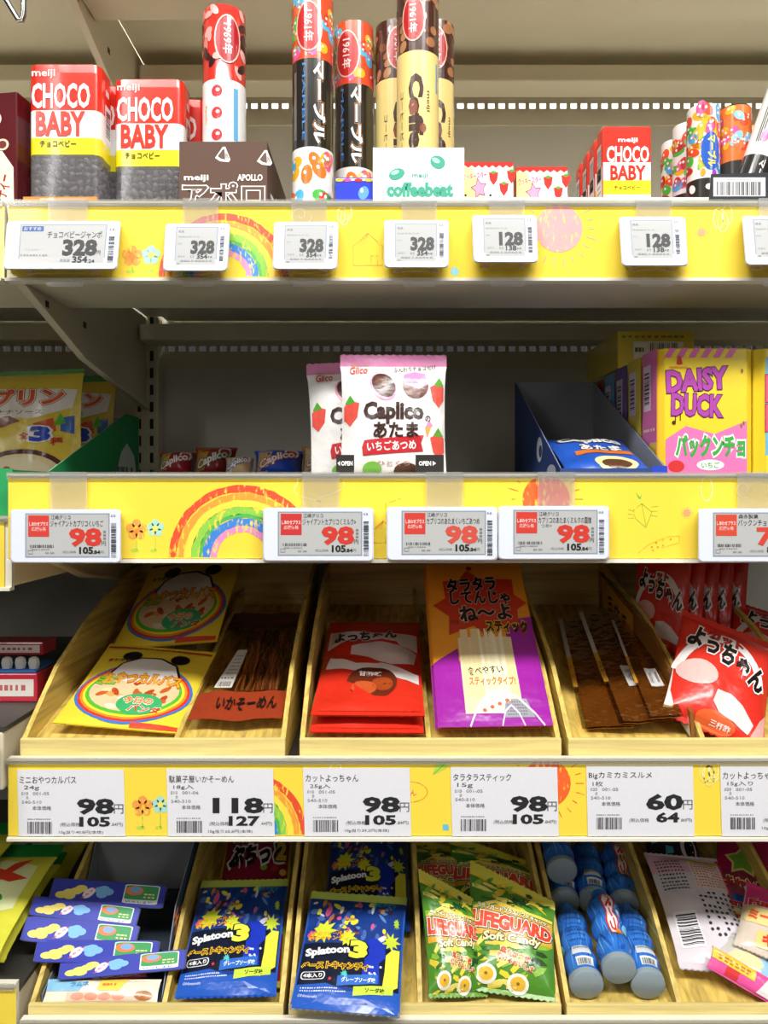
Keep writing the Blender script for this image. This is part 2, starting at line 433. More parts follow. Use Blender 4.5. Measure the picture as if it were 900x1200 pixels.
def house(A, x, y, w, c='#e8a23a'):
    A.begin('house_drawing')
    A.line([(x, y), (x+w*.5, y-w*.45), (x+w, y)], 1, c, 1); A.line([(x+2, y), (x+2, y+w*.55), (x+w-2, y+w*.55), (x+w-2, y)], 1, c, 1)
    A.line([(x+w*.6, y+w*.55), (x+w*.6, y+w*.25), (x+w*.8, y+w*.25), (x+w*.8, y+w*.55)], 1, c, 1)
    for i in (1, 2, 3): A.line([(x+w*.12*i+w*.05, y-2), (x+w*.5, y-w*.42)], .7, c, 1)

def draw1(A):
    rainbow(A, 262, 326, 76, 324); flower(A, 155, 300, 12, '#f0a24a', '#ee8a3a', 318); flower(A, 177, 299, 11, '#a8dcd0', '#e8e46a', 318)
    scribble_sun(A, 655, 268, 30, 244, 322, '#f3a0a0'); house(A, 412, 290, 38); curl(A, 352, 252, 14); loops(A, 400, 252, 9); loops(A, 842, 256, 12)
    A.begin('crayon_patch'); A.ell(533, 318, 5, 5, '#8fd0e0', 1); scribble_sun(A, 822, 272, 5, 244, 322, '#e8a070', 14); house(A, 490, 296, 26)
def draw2(A):
    rainbow(A, 284, 654, 86, 653); flower(A, 160, 621, 12, '#f0a24a', '#ee8a3a', 645); flower(A, 182, 619, 10, '#a8dcd0', '#e8e46a', 645)
    scribble_sun(A, 640, 585, 30, 561, 640); house(A, 436, 622, 26); A.begin('chimney_drawing'); A.line([(452, 597), (452, 590), (470, 584)], 1, '#e8a23a', 1)
    c = '#9ab83a'; A.begin('carrot_drawing')
    A.line([(742, 598), (745, 608), (757, 618), (764, 600), (752, 590)], .8, c, 1, True); A.line([(752, 590), (757, 616)], .7, c, 1)
    A.poly([(745, 576), (750, 583), (752, 577), (751, 585), (748, 584)], '#6cc03a', 1)
    for i in range(3): A.line([(736, 597+i*5), (743, 599+i*4)], .7, c, 1); A.line([(763, 594+i*5), (771, 593+i*6)], .7, c, 1)
    scribble_sun(A, 805, 601, 5, 561, 652, '#e8a070', 14)
    A.begin('candy_drawing'); A.line([(748, 648), (760, 638), (782, 629), (796, 628), (796, 636), (775, 642)], .8, '#f0b040', 1)
    for p in ((764, 641), (769, 636), (771, 641), (777, 633), (777, 639), (765, 645), (786, 632)): A.ell(p[0], p[1], 1.1, 1.1, '#ee7a2a', 2, 8)
    A.begin('petal_drawing')
    pts = [(340+8*math.cos(q*.6)+q*2.6, 560+28*math.sin(q*.131)) for q in range(24)]; A.line(pts, 1.2, '#fdf0a0', 1)
    pts = [(828+7*math.cos(q*.45), 573+14*math.sin(q*.45)) for q in range(15)]; A.line(pts, 1.4, '#fdf3b0', 2); curl(A, 872, 573, 12)
def draw3(A):
    rainbow(A, 284, 979, 76, 978); flower(A, 167, 945, 12, '#f0a24a', '#ee8a3a', 970); flower(A, 188, 943, 10, '#a8dcd0', '#e8e46a', 970)
    scribble_sun(A, 640, 918, 31, 894, 965); curl(A, 395, 900, 12); curl(A, 832, 905, 13); loops(A, 826, 905, 12)
    A.begin('leaf_drawing'); A.poly([(507, 908), (510, 896), (522, 889), (528, 890), (524, 900), (514, 905)], '#b9d84a', 1); A.line([(508, 907), (526, 891)], .8, '#5aa84a', 2)
    A.begin('fish_drawing'); A.line([(481+20*math.cos(q*.35), 928+12*math.sin(q*.35)) for q in range(19)], .9, '#e8903a', 1); A.text('Rん', 482, 929, 12, 7, '#d84a6a', 2)
    A.begin('crayon_patch'); A.rect(519, 966, 526, 973, '#6cc0d8', 1)
def draw4(A): rainbow(A, 262, 1285, 76, 1284); scribble_sun(A, 655, 1230, 30, 1200, 1280)

shelf('beige steel shelf at the very top, seen from below, above the chocolate tubes', -136, -46, .07, XL, XR, strip=False, zdeck=.551, deck=STEEL)
shelf('steel shelf with yellow strip holding the chocolate tubes and red chocolate boxes', 237, 327, 0, XL, XR, draw=draw1, tilt=.05, deck=mat('#f3f0e6', 'metal'))  # deck whitened so it bounces more light into this row
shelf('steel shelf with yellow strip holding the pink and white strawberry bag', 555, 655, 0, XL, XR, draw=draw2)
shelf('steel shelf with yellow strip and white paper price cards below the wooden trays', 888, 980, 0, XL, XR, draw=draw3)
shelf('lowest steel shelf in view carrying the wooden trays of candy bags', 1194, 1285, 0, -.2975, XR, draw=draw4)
# neighbouring bay on the left
shelf('top shelf of the neighbouring bay at the left edge, above the maroon box', -136, -46, .07, -.9, XL-.0031, bracket=False, strip=False, zdeck=.551, deck=STEEL)
shelf('neighbouring bay shelf at the left edge carrying on the yellow strip of the tube shelf', 237, 327, 0, -.9, XL-.0031, bracket=False, tilt=.05, deck=mat('#f3f0e6', 'metal'))  # same whitened deck, for a brighter bounce
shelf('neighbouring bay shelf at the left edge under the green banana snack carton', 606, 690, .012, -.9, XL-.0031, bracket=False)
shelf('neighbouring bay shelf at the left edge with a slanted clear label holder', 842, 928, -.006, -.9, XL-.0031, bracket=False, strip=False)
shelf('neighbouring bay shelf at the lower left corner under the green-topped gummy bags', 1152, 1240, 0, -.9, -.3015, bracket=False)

# ------------------------------------------------------------------ electronic shelf tags
BODY = mat('#dfe4f0', 'plastic'); SCR = mat('#babbba', 'screen'); CLR = mat('#ffffff', 'haze')
def esl(label, x0, y0, x1, y1, art, scr, bc, depth=.011, lean=0.0, ybase=-.004, shear=0, tab=None, group='electronic price tags', clip=True):
    """x0..y1 body in photo px on the rail plane; scr/bc screen and barcode rectangles in the same px"""
    k = D/F
    yy = lambda py: ybase-(py-y0)*k*lean
    sh = lambda py: shear*(py-y0)
    r = thing('electronic_price_tag', label, 'price tag', P((x0+x1)/2, y1, ybase), group)
    pts = rrect(x0, y0, x1, y1, 4.5)
    rings = []
    for dy, ins in ((0, .0), (-depth+.0012, 0), (-depth, 1.4)):
        rings.append([P(x+sh(y)+(ins if x < (x0+x1)/2 else -ins), y+(ins if y < (y0+y1)/2 else -ins), yy(y)+dy) for x, y in pts])
    MB().loft(rings, BODY).build('case', r, True)
    S = lambda u, v, o: P(u+sh(v), v, yy(v)-depth-o)
    fr_ = Art(S, off=.0001, up=-1); fr_.rect(scr[0]-1.5, scr[1]-1.5, scr[2]+1.5, scr[3]+1.5, mat('#8f99a6', 'plastic'), 0); fr_.build('screen_bezel', r, True)
    sc = Art(S, off=.0002, up=-1); sc.rect(*scr, SCR, 0); so = sc.build('screen', r, True)
    A = Art(S, off=.0003, step=.00004, up=-1); art(A); A.build('screen_print', so, True)
    B = Art(S, off=.0002, up=-1); B.bars(bc[0], bc[1], bc[2], bc[3], '#4a4d52', int(x0)+3, 22, vertical=True); B.dashes(bc[0], bc[1]-9, bc[2], 2, '#9a9da2', 2, 3); B.build('barcode_sticker', r, True)
    if tab:
        t0, t1, ta = tab
        MB().loft([[P(t0, ta, -.0036), P(t1, ta, -.0036), P(t1, ta, -.0042), P(t0, ta, -.0042)], [P(t0, y0+3, yy(y0)), P(t1, y0+3, yy(y0)), P(t1, y0+3, yy(y0)-.0006), P(t0, y0+3, yy(y0)-.0006)]], CLR).build('clear_hanger', r, True)
        if clip:
            m = MB()
            w = x1-x0
            for cx in (x0+w*.2, x1-w*.22): m.loft([[P(cx-4, y1-2, yy(y1)-.002), P(cx+4, y1-2, yy(y1)-.002), P(cx+4, y1-2, yy(y1)-.008), P(cx-4, y1-2, yy(y1)-.008)], [P(cx-6, y1+6, yy(y1)), P(cx+6, y1+6, yy(y1)), P(cx+6, y1+6, yy(y1)-.007), P(cx-6, y1+6, yy(y1)-.007)]], mat('#fbf2e0', 'haze'))
            m.loft([[P(x0+w*.18, y1+3, yy(y1)), P(x1-w*.18, y1+3, yy(y1)), P(x1-w*.18, y1+3, yy(y1)-.005), P(x0+w*.18, y1+3, yy(y1)-.005)], [P(x0+w*.18, y1+5, yy(y1)), P(x1-w*.18, y1+5, yy(y1)), P(x1-w*.18, y1+5, yy(y1)-.005), P(x0+w*.18, y1+5, yy(y1)-.005)]], mat('#fbf2e0', 'haze'))
            m.build('clear_clip', r, True)
            MB().prism_y([(p.x, p.z) for p in (P(x, y) for x, y in rrect(t0+2, 330, t1-2, 338, 3))], -.006, -.0052, CLR).build('clear_foot', r, True)
    return r
INK = '#242426'
def small_art(x, y, price, tax):
    def f(A):
        A.dashes(x+2, y+4, x+9, 2, '#8a8c8e', 2, 5); A.dashes(x+2, y+10, x+28, 1.6, '#a4a6a8', 6, 6); A.dashes(x+2, y+18, x+8, 1.6, '#a4a6a8', 2, 7)
        A.text(price, x+31, y+22.5, 26, 14, INK, bold=.05); A.text(tax, x+31, y+33.5, 12, 5.2, INK, bold=.03)
        A.dashes(x+38, y+34, x+43, 2, '#6a6c6e', 2, 8); A.dashes(x+3, y+33, x+12, 1.8, '#9a9c9e', 3, 9); A.dashes(x+17, y+33.5, x+23, 2.6, '#8a8c8e', 2, 4)
        A.dashes(x+6, y+38.5, x+44, 1.8, '#8a8c8e', 9, 2); A.dashes(x+2, y+42, x+6, 1.8, '#8a8c8e', 1, 2)
    return f
def small(label, x0, y0, price, tax, w=76, h=56, shear=-.06):
    s = (x0+14, y0+5, x0+61, y0+48)
    return esl(label, x0, y0, x0+w, y0+h, small_art(s[0], s[1], price, tax), s, (x0+65, y0+14, x0+70, y0+44), depth=.013, lean=.16, shear=shear, tab=(x0+20, x0+62, 232))
small('small white price tag reading 328 below the red tube in the brown carton', 194, 262, '328', '354')
small('small white price tag reading 328 below the black marble chocolate tubes', 321, 260, '328', '354', shear=-.03)
small('small white price tag reading 328 below the white carton of coffee chocolate tubes', 450, 258, '328', '354', shear=0)
small('small white price tag reading 128 below the strawberry cookie star boxes', 553, 252, '128', '138', shear=.03)
small('small white price tag reading 128 below the small red chocolate boxes', 725, 254, '128', '138', w=78, h=58, shear=.06)
small('small white price tag cut off by the right edge below the barcode card', 869, 253, '128', '138', w=78, h=58, shear=.08)
def big1(A):
    A.rect(27, 265, 52, 271, '#3f5f9e', 1); A.text('おすすめ', 39, 268, 20, 4, '#dfe6f2'); A.text('チョコベビージャンボ', 89, 275, 64, 8.5, '#4a4a4e', bold=.005)
    A.text('328', 96, 290, 38, 17, INK, bold=.05); A.text('354', 97, 304, 17, 7, INK, bold=.035); A.text('.24', 110, 306, 8, 4, INK, bold=.02)
    A.text('円', 118.5, 296, 4, 5, INK); A.dashes(27, 299, 60, 2, '#8a8c90', 9, 3); A.dashes(32, 292, 50, 2, '#aaacb0', 5, 4); A.dashes(74, 305, 86, 3, '#8a8c90', 3, 5)
esl('wide white price tag reading 328 below the large red chocolate boxes', 8, 259, 142, 316, big1, (26, 264, 125, 308), (129, 277, 136, 309), depth=.013, lean=.16, shear=-.08, tab=(56, 103, 232))

def wide_art(x, y, maker, name, name2, price, tax, seed=1, sq='#cf3a2e', pc='#cc3526'):
    def f(A):
        A.rect(x+2, y+1, x+26.5, y+26, sq, 1); A.text('しあわせプラス', x+14.2, y+11, 22, 4.6, '#f6dcd8', bold=.02); A.text('応援価格', x+14.2, y+17, 17, 4.6, '#efc4be', bold=.01)
        A.text(maker, x+40, y+3.2, 23, 5, INK); A.text(name, x+59, y+10.5, 62, 7.6, INK)
        if name2: A.text(name2, x+32+len(name2)*1.8, y+17, len(name2)*4.2, 4.4, '#6a6a6e')
        A.text(price, x+69, y+26.5, 35 if len(price) > 1 else 15, 19, pc, bold=.045); A.text('円', x+90.5, y+34, 5, 5, INK)
        A.text(tax, x+70, y+42, 15.5, 7.5, '#1c1c1e', bold=.04); A.text('.84', x+82, y+44, 8, 4, '#1c1c1e', bold=.03); A.text('円', x+88.5, y+44, 3.5, 3.5, '#77787a')
        A.bars(x+4, y+35.5, x+33, y+39, '#55575a', seed, 20); A.dashes(x+6, y+41, x+28, 1.3, '#8a8c8e', 8, 2); A.dashes(x+22, y+45, x+34, 1.8, '#8a8c8e', 2, 5)
        A.text('(税込価格', x+50, y+44, 16, 3.6, '#8a8c8e'); A.line([(x+2, y+42), (x+7, y+42), (x+7, y+46), (x+2, y+46)], .6, '#8a8c8e', 4, True)
        for i in range(3): A.rect(x+90, y+19+i*4, x+93, y+21.5+i*4, '#77787a', 4)
    return f
def wide(label, x0, y0, *a, **k):
    s = (x0+19, y0+6, x0+115, y0+55)
    return esl(label, x0, y0, x0+130, y0+63, wide_art(s[0], s[1], *a, **k), s, (x0+118, y0+16, x0+124, y0+57), depth=.012, lean=0, tab=(x0+46, x0+90, 553), clip=False)
wide('wide price tag reading 98 at the left end of the middle yellow strip', 12, 597, '江崎グリコ', 'ジャイアントカプリコくいちご', None, '98', '105', 3)
wide('wide price tag reading 98 beside the rainbow on the middle yellow strip', 308, 595, '江崎グリコ', 'ジャイアントカプリコくミルク>', None, '98', '105', 4, sq='#c8302f')
wide('wide price tag reading 98 directly below the front strawberry bag', 453, 594, '江崎グリコ', 'カプリコのあたまくいちごあつめ', None, '98', '105', 5, pc='#cf4d3e')
wide('wide price tag reading 98 below the blue open carton, over the orange sun drawing', 584, 593, '江崎グリコ', 'カプリコのあたまくミルクの国旗', 'つめ>', '98', '105', 6)
wide('wide price tag cut off by the right edge below the pink and yellow cookie boxes', 818, 596, '森永製菓', 'パックンチョ くいちご>', None, '78', '84', 7, sq='#d2472e', pc='#cf4030')

# ------------------------------------------------------------------ white paper price cards
def card(label, x0, y0, name, qty, price, tax, yen, code='001-05', per=None, seed=1, row='010', name_w=70):
    x1, y1 = x0+125, 980
    r = thing('paper_price_card', label, 'price card', P((x0+x1)/2, y1, -.0015), 'paper price cards')
    MB().loft([[P(x0, y0, y) for y in (-.0012, -.0016)]+[P(x1, y0, y) for y in (-.0016, -.0012)], [P(x0+2, y1, y) for y in (-.0012, -.0016)]+[P(x1+2, y1, y) for y in (-.0016, -.0012)]], mat('#e2e2e6', 'paper')).build('card', r, True)
    A = Art(lambda u, v, o: P(u, v, -.0016-o), off=.0001, step=.00004, up=-1)
    A.text(name, x0+3+name_w/2, y0+12, name_w, 8.5, INK); A.text(qty, x0+7+len(qty)*3.3, y0+21.5, len(qty)*6, 6, '#55565a')
    A.text(row, x0+9, y0+28, 8, 3.6, '#6a6b6e'); A.text(code, x0+28, y0+28, 19, 3.6, '#6a6b6e'); A.text('0', x0+12, y0+33, 2.6, 3.4, '#6a6b6e'); A.text('540-510', x0+17, y0+38, 23, 3.6, '#77787c')
    A.text('本体価格', x0+29, y0+45, 22, 5, '#4a4b4e'); 
    w = 40 if len(price) == 2 else 56
    A.text(price, x0+112-w/2, y0+43, w, 16.5, '#262628', bold=.042); A.text('円', x0+119, y0+46, 11, 11, '#4a4b4e')
    w = 34 if len(tax) == 3 else 25
    A.text(tax, x0+108-w/2, y0+61, w, 10.5, '#262628', bold=.04); A.text(yen, x0+117, y0+64.5, 14, 5, '#55565a'); A.text('(税込価格', x0+62, y0+64.5, 23, 5.4, '#66676a')
    A.bars(x0+12, y0+61, x0+42, y0+75, '#3a3a3c', seed, 22); A.dashes(x0+12, y0+58, x0+40, 1.2, '#8a8b8e', 11, seed)
    if per: A.text(per, x0+75, y0+73.5, 52, 4.6, '#55565a')
    A.build('print', r, True); return r
card('white price card reading 98 yen below the panda sausage bags', 20, 902, 'ミニおやつカルパス', '24g', '98', '105', '.84円)', per='10g当り40.8円(本体)', seed=2, name_w=66)
card('white price card reading 118 yen below the brown dried squid packet', 195, 901, '駄菓子屋いかそーめん', '18g入', '118', '127', '.44円)', code='001-06', per='10g当り65.6円(本体)', seed=3, name_w=76)
card('white price card reading 98 yen below the red sweet vinegar squid bags', 355, 900, 'カットよっちゃん', '25g入', '98', '105', '.84円)', per='10g当り39.2円(本体)', seed=4, row='010', name_w=62)
card('white price card reading 98 yen below the orange and purple cod stick bag', 528, 899, 'タラタラスティック', '15g', '98', '105', '.84円)', seed=5, name_w=68)
card('white price card reading 60 yen below the flat brown squid sheets', 687, 897, 'Bigカミカミスルメ', '1枚', '60', '64', '.80円)', row='020', seed=6, name_w=74)
card('white price card at the right edge below the bulging red squid bags', 844, 897, 'カットよっちゃん', '15g入り', '60', '64', '.80円)', row='020', per='10g当り40円(本体)', seed=7, name_w=64)

# ------------------------------------------------------------------ generic packages
def carton(name, label, cat, M, w, d, h, side, art=None, front=None, art_right=None, art_left=None, bevel=.0012, group=None, ch=0, top=None):
    """closed carton: origin at the middle of the front bottom edge, front faces local -Y"""
    r = thing(name, label, cat, M, group)
    m = MB()
    if ch: xy = [(-w/2+ch, 0), (w/2-ch, 0), (w/2, ch), (w/2, d-ch), (w/2-ch, d), (-w/2+ch, d), (-w/2, d-ch), (-w/2, ch)]
    else: xy = [(-w/2, 0), (w/2, 0), (w/2, d), (-w/2, d)]
    m.prism_z(xy, 0, h, mat(side, 'gloss')); m.build('carton_body', r, bevel=bevel)
    S = lambda u, v, o: Vector(((u-.5)*(w-2*ch-.001), -o, v*h))
    if front:
        A = Art(S, off=.0002, kind='gloss'); A.rect(.0, .004, 1, .996, front, 0); A.build('front_panel', r)
    if art:
        A = Art(S, off=.0003, step=.00006, kind='gloss'); art(A); A.build('front_print', r)
    if art_left:
        A = Art(lambda u, v, o: Vector((-w/2-o, d-u*d, v*h)), off=.0003, step=.00006, kind='gloss'); art_left(A); A.build('side_print', r)
    if art_right:
        A = Art(lambda u, v, o: Vector((w/2+o, u*d, v*h)), off=.0003, step=.00006, kind='gloss'); art_right(A); A.build('side_print', r)
    return r
def bag_surface(w, h, T, st, sb, seed, wr=1.0, pinch=.05, skew=0.0):
    def core(u, v):
        U = abs(2*u-1); V = abs(2*(v-sb)/(1-st-sb)-1)
        if U >= 1 or V >= 1: return 0.0
        return (1-U**2.4)**.72*(1-V**3)**.62
    def S(u, v, o, side=1):
        c = core(u, v); V = (v-sb)/(1-st-sb)
        e = noise.noise(Vector((u*w*38+seed*7.3, v*h*38, seed*3.1+side)))*.0022*wr*min(1, 3*c)
        e += noise.noise(Vector((u*w*95+seed, v*h*30, seed*1.7)))*.0009*wr*min(1, 3*c)
        t = .0005+T*.5*c+max(-.4*T*c, e)
        pn = 1-pinch*max(0, math.sin(math.pi*min(1, max(0, V))))**.5 if 0 < V < 1 else 1
        return Vector(((u-.5)*w*pn, -side*(t+o), v*h*(1-skew*(u-.5)*v)))
    return S
def bag(name, label, cat, M, w, h, T, base, art=None, top=None, bot=None, st=.07, sb=.05, seed=1, group=None, wr=1.0, kind='film', zig=True, pinch=.05, nu=22, nv=26, back=None, skew=0.0):
    """sealed pillow bag: origin bottom middle, front faces local -Y, z along the bag"""
    r = thing(name, label, cat, M, group); S = bag_surface(w, h, T, st, sb, seed, wr, pinch, skew)
    m = MB(); m.grid(lambda u, v: S(u, v, 0), nu, nv, mat(base, kind), v0=sb, v1=1-st)
    m.grid(lambda u, v: S(u, v, 0, -1), nu, nv, mat(back or base, kind), v0=sb, v1=1-st, flip=True)
    m.build('pouch', r, smooth=True, angle=2.6)
    for nm, v0, v1, c in (('bottom_seal', 0, sb, bot), ('top_seal', 1-st, 1, top)):
        if v1-v0 <= .001: continue
        q = MB(); n = 30; rows = 8
        for sd in (1, -1):
            def fs(u, v, sd=sd):
                t = (v-v0)/(v1-v0); z = v*h*(1-skew*(u-.5)*v)
                if zig and ((t > .99 and v1 == 1) or (t < .01 and v0 == 0)): z += (.0012 if int(round(u*n)) % 2 else 0)*(1 if v1 == 1 else -1)
                return Vector(((u-.5)*w, -sd*(.0005+.0003*math.sin(t*rows*math.pi)), z))
            q.grid(fs, n, rows, mat(c or base, kind), v0=v0, v1=v1, flip=sd < 0)
        q.build(nm, r, smooth=True, angle=2.6)
    if art:
        A = Art(S, du=.005/w, dv=.005/h, off=.00035, step=.0001, kind=kind); A.asp = h/w; art(A); A.build('printed_artwork', r)
    return r
def tube(name, label, cat, M, rad, h, base, art, group=None, rim='#d8d2c0'):
    r = thing(name, label, cat, M, group)
    MB().lathe([(rad-.0008, 0), (rad, .001), (rad, h-.0012), (rad-.0008, h), (rad-.0016, h-.0004), (rad-.002, h-.003)], 40, mat(base, 'gloss')).build('tube_wall', r, smooth=True)
    MB().lathe([(rad-.0022, h-.0036), (rad-.0022, h-.0024)], 32, mat(rim, 'foil')).build('end_cap', r, smooth=True)
    # u = angle in radians, 0 facing the front (-Y); v = fraction of the height
    A = Art(lambda u, v, o: Vector(((rad+o)*math.sin(u), -(rad+o)*math.cos(u), v*h)), du=.16, dv=.06, off=.00025, step=.0001, kind='gloss')
    A.asp = h/rad; art(A); A.build('printed_wrap', r); return r
def stand(pxl, pxr, ptop, y, zdeck):
    """pixel span of an upright thing at depth y -> base point, width, height above the deck"""
    a, b = P(pxl, ptop, y), P(pxr, ptop, y)
    return Vector(((a.x+b.x)/2, y, ZR(zdeck))), b.x-a.x, a.z-ZR(zdeck)
Z1, Z2 = (HOR-237)*D/F-.007, (HOR-555)*D/F-.007
Z1 += .0003; Z2 += .0003

# ------------------------------------------------------------------ shelf 1: large clear-bottomed chocolate boxes
def choco_text(A, jumbo=True):
    W = '#fbf6f2'; R = '#e8341f'
    A.text('meiji', .22 if jumbo else .5, .925, .32, .055, W, bold=.012)
    A.text('CHOCO', .46 if jumbo else .5, .79, .80, .145, W, bold=.03); A.text('BABY', .45 if jumbo else .5, .617, .66, .14, R, bold=.035)
    A.text('チョコベビー', .42 if jumbo else .5, .492, .5, .042, '#2c2a14', bold=.015)
def choco_jumbo(label, M, w, h):
    d = .032; r = thing('chocolate_box', label, 'candy box', M, 'large red chocolate boxes')
    def ring(z, ins=0): return [(x, y, z) for x, y in rrect(-w/2+ins, 0+ins, w/2-ins, d-ins, .007-ins*.5)]
    MB().loft([ring(.0, .001), ring(.002), ring(h*.43)], mat('#f0f0f6', 'haze')).build('clear_base', r, smooth=True)
    MB().loft([ring(h*.425, -.0002), ring(h*.53, -.0002), ring(h*.70, -.0002), ring(h*.935, -.0002)], None, mats=[mat('#efe02a', 'gloss'), mat('#f4f2f0', 'gloss'), mat('#e8301c', 'gloss')]).build('label_sleeve', r, smooth=True)
    MB().loft([ring(h*.935, -.0002), ring(h*.985, .0002), ring(h, .003)], mat('#ea2f1a', 'gloss')).build('cap', r, smooth=True)
    rnd = random.Random(4); m = MB()
    CH = [mat('#4a3844', 'gloss'), mat('#84707c', 'gloss')]
    for zi in range(9):
        for xi in range(9):
            for yi in range(3):
                if 0 < yi < 2 and 0 < xi < 8: continue
                c = Vector((-w/2+.006+xi*(w-.012)/8+rnd.uniform(-.001, .001), .005+yi*(d-.01)/2, .004+zi*.0064+rnd.uniform(-.001, .001)))
                q = Matrix.Rotation(rnd.uniform(0, 6.3), 3, 'Y') @ Matrix.Rotation(rnd.uniform(-.9, .9), 3, 'Z') @ Matrix.Rotation(math.pi/2, 3, 'Y')
                rings = [[c+q @ Vector((rr*math.cos(a*math.pi/3), rr*math.sin(a*math.pi/3), zz)) for a in range(6)] for rr, zz in ((.0018, -.0037), (.0026, -.003), (.0026, .003), (.0018, .0037))]
                m.loft(rings, CH[(zi+xi) % 2])
    pe = m.build('chocolate_pellets', r, smooth=True, angle=1.2); pe['kind'] = 'stuff'
    A = Art(lambda u, v, o: Vector(((u-.5)*w, -.0002-o, v*h)), off=.0002, kind='gloss'); choco_text(A); A.build('front_print', r)
    B = Art(lambda u, v, o: Vector((w/2+.0002+o, u*d, v*h)), off=.0002, kind='gloss'); B.rect(.35, .55, .8, .78, '#f2efec', 1); B.bars(.42, .58, .74, .75, seed=3, n=18, vertical=True, l=2)
    B.rect(.4, .84, .65, .88, '#f2efec', 1); B.build('side_print', r)
    return r
b, w, h = stand(33, 117, 73, .03, Z1)
cj = choco_jumbo('large red chocolate box with clear base, front one at the far left', Matrix.Translation(b), w, h)
b2, _, _ = stand(135, 212, 91, .054, Z1)
dup(cj, Matrix.Translation(b2), 'large red chocolate box with clear base, just left of the brown carton')
dup(cj, Matrix.Translation(b+Vector((.009, .036, 0))), 'large red chocolate box hidden behind the far left front one')
dup(cj, Matrix.Translation(b2+Vector((.012, .036, 0))), 'large red chocolate box peeking out behind the one beside the brown carton')
t = thing('display_tray', 'low amber card tray lip below the leftmost large chocolate box', 'tray', P(72, 236, .008))
tb, tw_, _ = stand(27, 114, 231, .01, Z1); tzt = P(0, 230.5, .01).z
MB().box(tb.x-tw_/2, tb.x+tw_/2, .010, .0108, ZR(Z1), tzt, mat('#c98a2e', 'paper')).build('front_lip', t, True)
MB().box(tb.x-tw_/2, tb.x+tw_/2, .0108, .028, ZR(Z1), ZR(Z1)+.0006, mat('#c98a2e', 'paper')).build('base', t, True)
A = Art(lambda u, v, o: P(u, v, .010-o), off=.0002, up=-1); A.text('meiji', 55, 234, 16, 5, '#f2e6d0', bold=.02); A.build('print', t, True)

# maroon fondue box cut by the left edge
def fondue(A):
    A.poly([(.42, .0), (.98, .0), (.97, .42), (.85, .55), (.5, .6), (.42, .4)], '#efe3cf', 1)
    A.text('チョコフォンデュ', .62, .30, .62, .10, '#3a1416', bold=.02, rot=1.35, asp=1.4); A.text('パーティー', .84, .22, .42, .10, '#b0281e', bold=.02, rot=1.35, asp=1.4)
    for p, c in (((.3, .85), '#e9b8a8'), ((.75, .8), '#e8c23a'), ((.2, .6), '#d86a7a')): A.ell(p[0], p[1], .09, .06, '#f6ead8', 1); A.ell(p[0], p[1], .06, .04, c, 2)
    A.line([(.72, .74), (.8, .62)], .02, '#e8d8b8', 1); A.ell(.85, .6, .07, .045, '#e8d8b8', 1); A.ell(.85, .6, .045, .03, '#7a3a3a', 2)
bb, _, _ = stand(-88, 27, 131, .035, Z1)
carton('fondue_box', 'maroon chocolate fondue box with cream lettering cut off by the left edge', 'candy box', yaw(bb+Vector((-.003, 0, 0)), math.radians(-9)), .088, .03, .112, '#5a1a20', fondue)

# brown display carton with the red tube
BR = '#5b3f30'
bx, bw, bh = stand(210, 313, 166, .02, Z1)
dc = thing('display_carton', 'brown open display carton holding the single red tube', 'carton', bx)
def wall(root, nm, pts, m): MB().loft(pts, m).build(nm, root, True)
def open_carton(r, x0, x1, y0, y1, z0, zf, zb, outer, inner, th=.0012, back=True, front=True, prof_=None):
    O = mat(outer, 'paper'); I = mat(inner, 'paper')
    for nm, xa in (('side_panel', x0), ('side_panel', x1-th)):
        prof = [(y0+th, z0), (y1-th, z0), (y1-th, zb), (y0+th, zf)]
        if prof_: prof = prof_
        out = -1 if xa == x0 else 1
        MB().prism_x(prof, xa, xa+th*.5, O if out < 0 else I).prism_x(prof, xa+th*.5, xa+th, I if out < 0 else O).build(nm, r, True)
    if front: MB().box(x0, x1, y0, y0+th*.5, z0, zf, O).box(x0, x1, y0+th*.5, y0+th, z0, zf, I).build('front_panel', r, True)
    if back: MB().box(x0, x1, y1-th, y1, z0, zb, I).build('back_panel', r, True)
    MB().box(x0+th, x1-th, y0+th, y1-th, z0, z0+th, I).build('base', r, True)
x0, x1 = bx.x-bw/2, bx.x+bw/2
open_carton(dc, x0, x1, .02, .15, ZR(Z1), ZR(Z1)+bh, ZR(Z1)+bh, BR, '#8a7a6a', back=False)
def apollo_art(A):
    W = '#f4f0ea'
    A.text('meiji', 230, 209, 28, 8, W, bold=.03); A.text('APOLLO', 293, 208, 29, 7, W, bold=.035)
    A.text('アポロ', 262, 228, 94, 27, BR, bold=.02, out=W, ow=.04)
    for cx, cy, a in ((261, 181, .1), (310, 185, .5)):
        A.poly([(cx-9, cy+4), (cx, cy-9), (cx+3, cy-9), (cx+9, cy+6), (cx+7, cy+9), (cx-3, cy+8)], W, 1)
        A.poly([(cx-6, cy+2), (cx, cy-6), (cx+2, cy-6), (cx+3, cy+6), (cx-2, cy+5)], BR, 2)
        for i in range(3): A.line([(cx+3+i*1.2, cy-2+i), (cx+4+i*1.4, cy+5)], .7, BR, 2)
A = Art(lambda u, v, o: P(u, v, .02-o), off=.0002, step=.00006, up=-1); apollo_art(A); A.build('front_print', dc, True)
A = Art(lambda u, v, o: Vector((x1+o, .02+u*.13, ZR(Z1)+v*bh)), off=.0002); A.text('アポロ', .4, .35, .5, .4, '#f4f0ea', bold=.02, rot=.3); A.ell(.7, .5, .12, .2, '#c8b070', 1); A.build('side_print', dc, True)
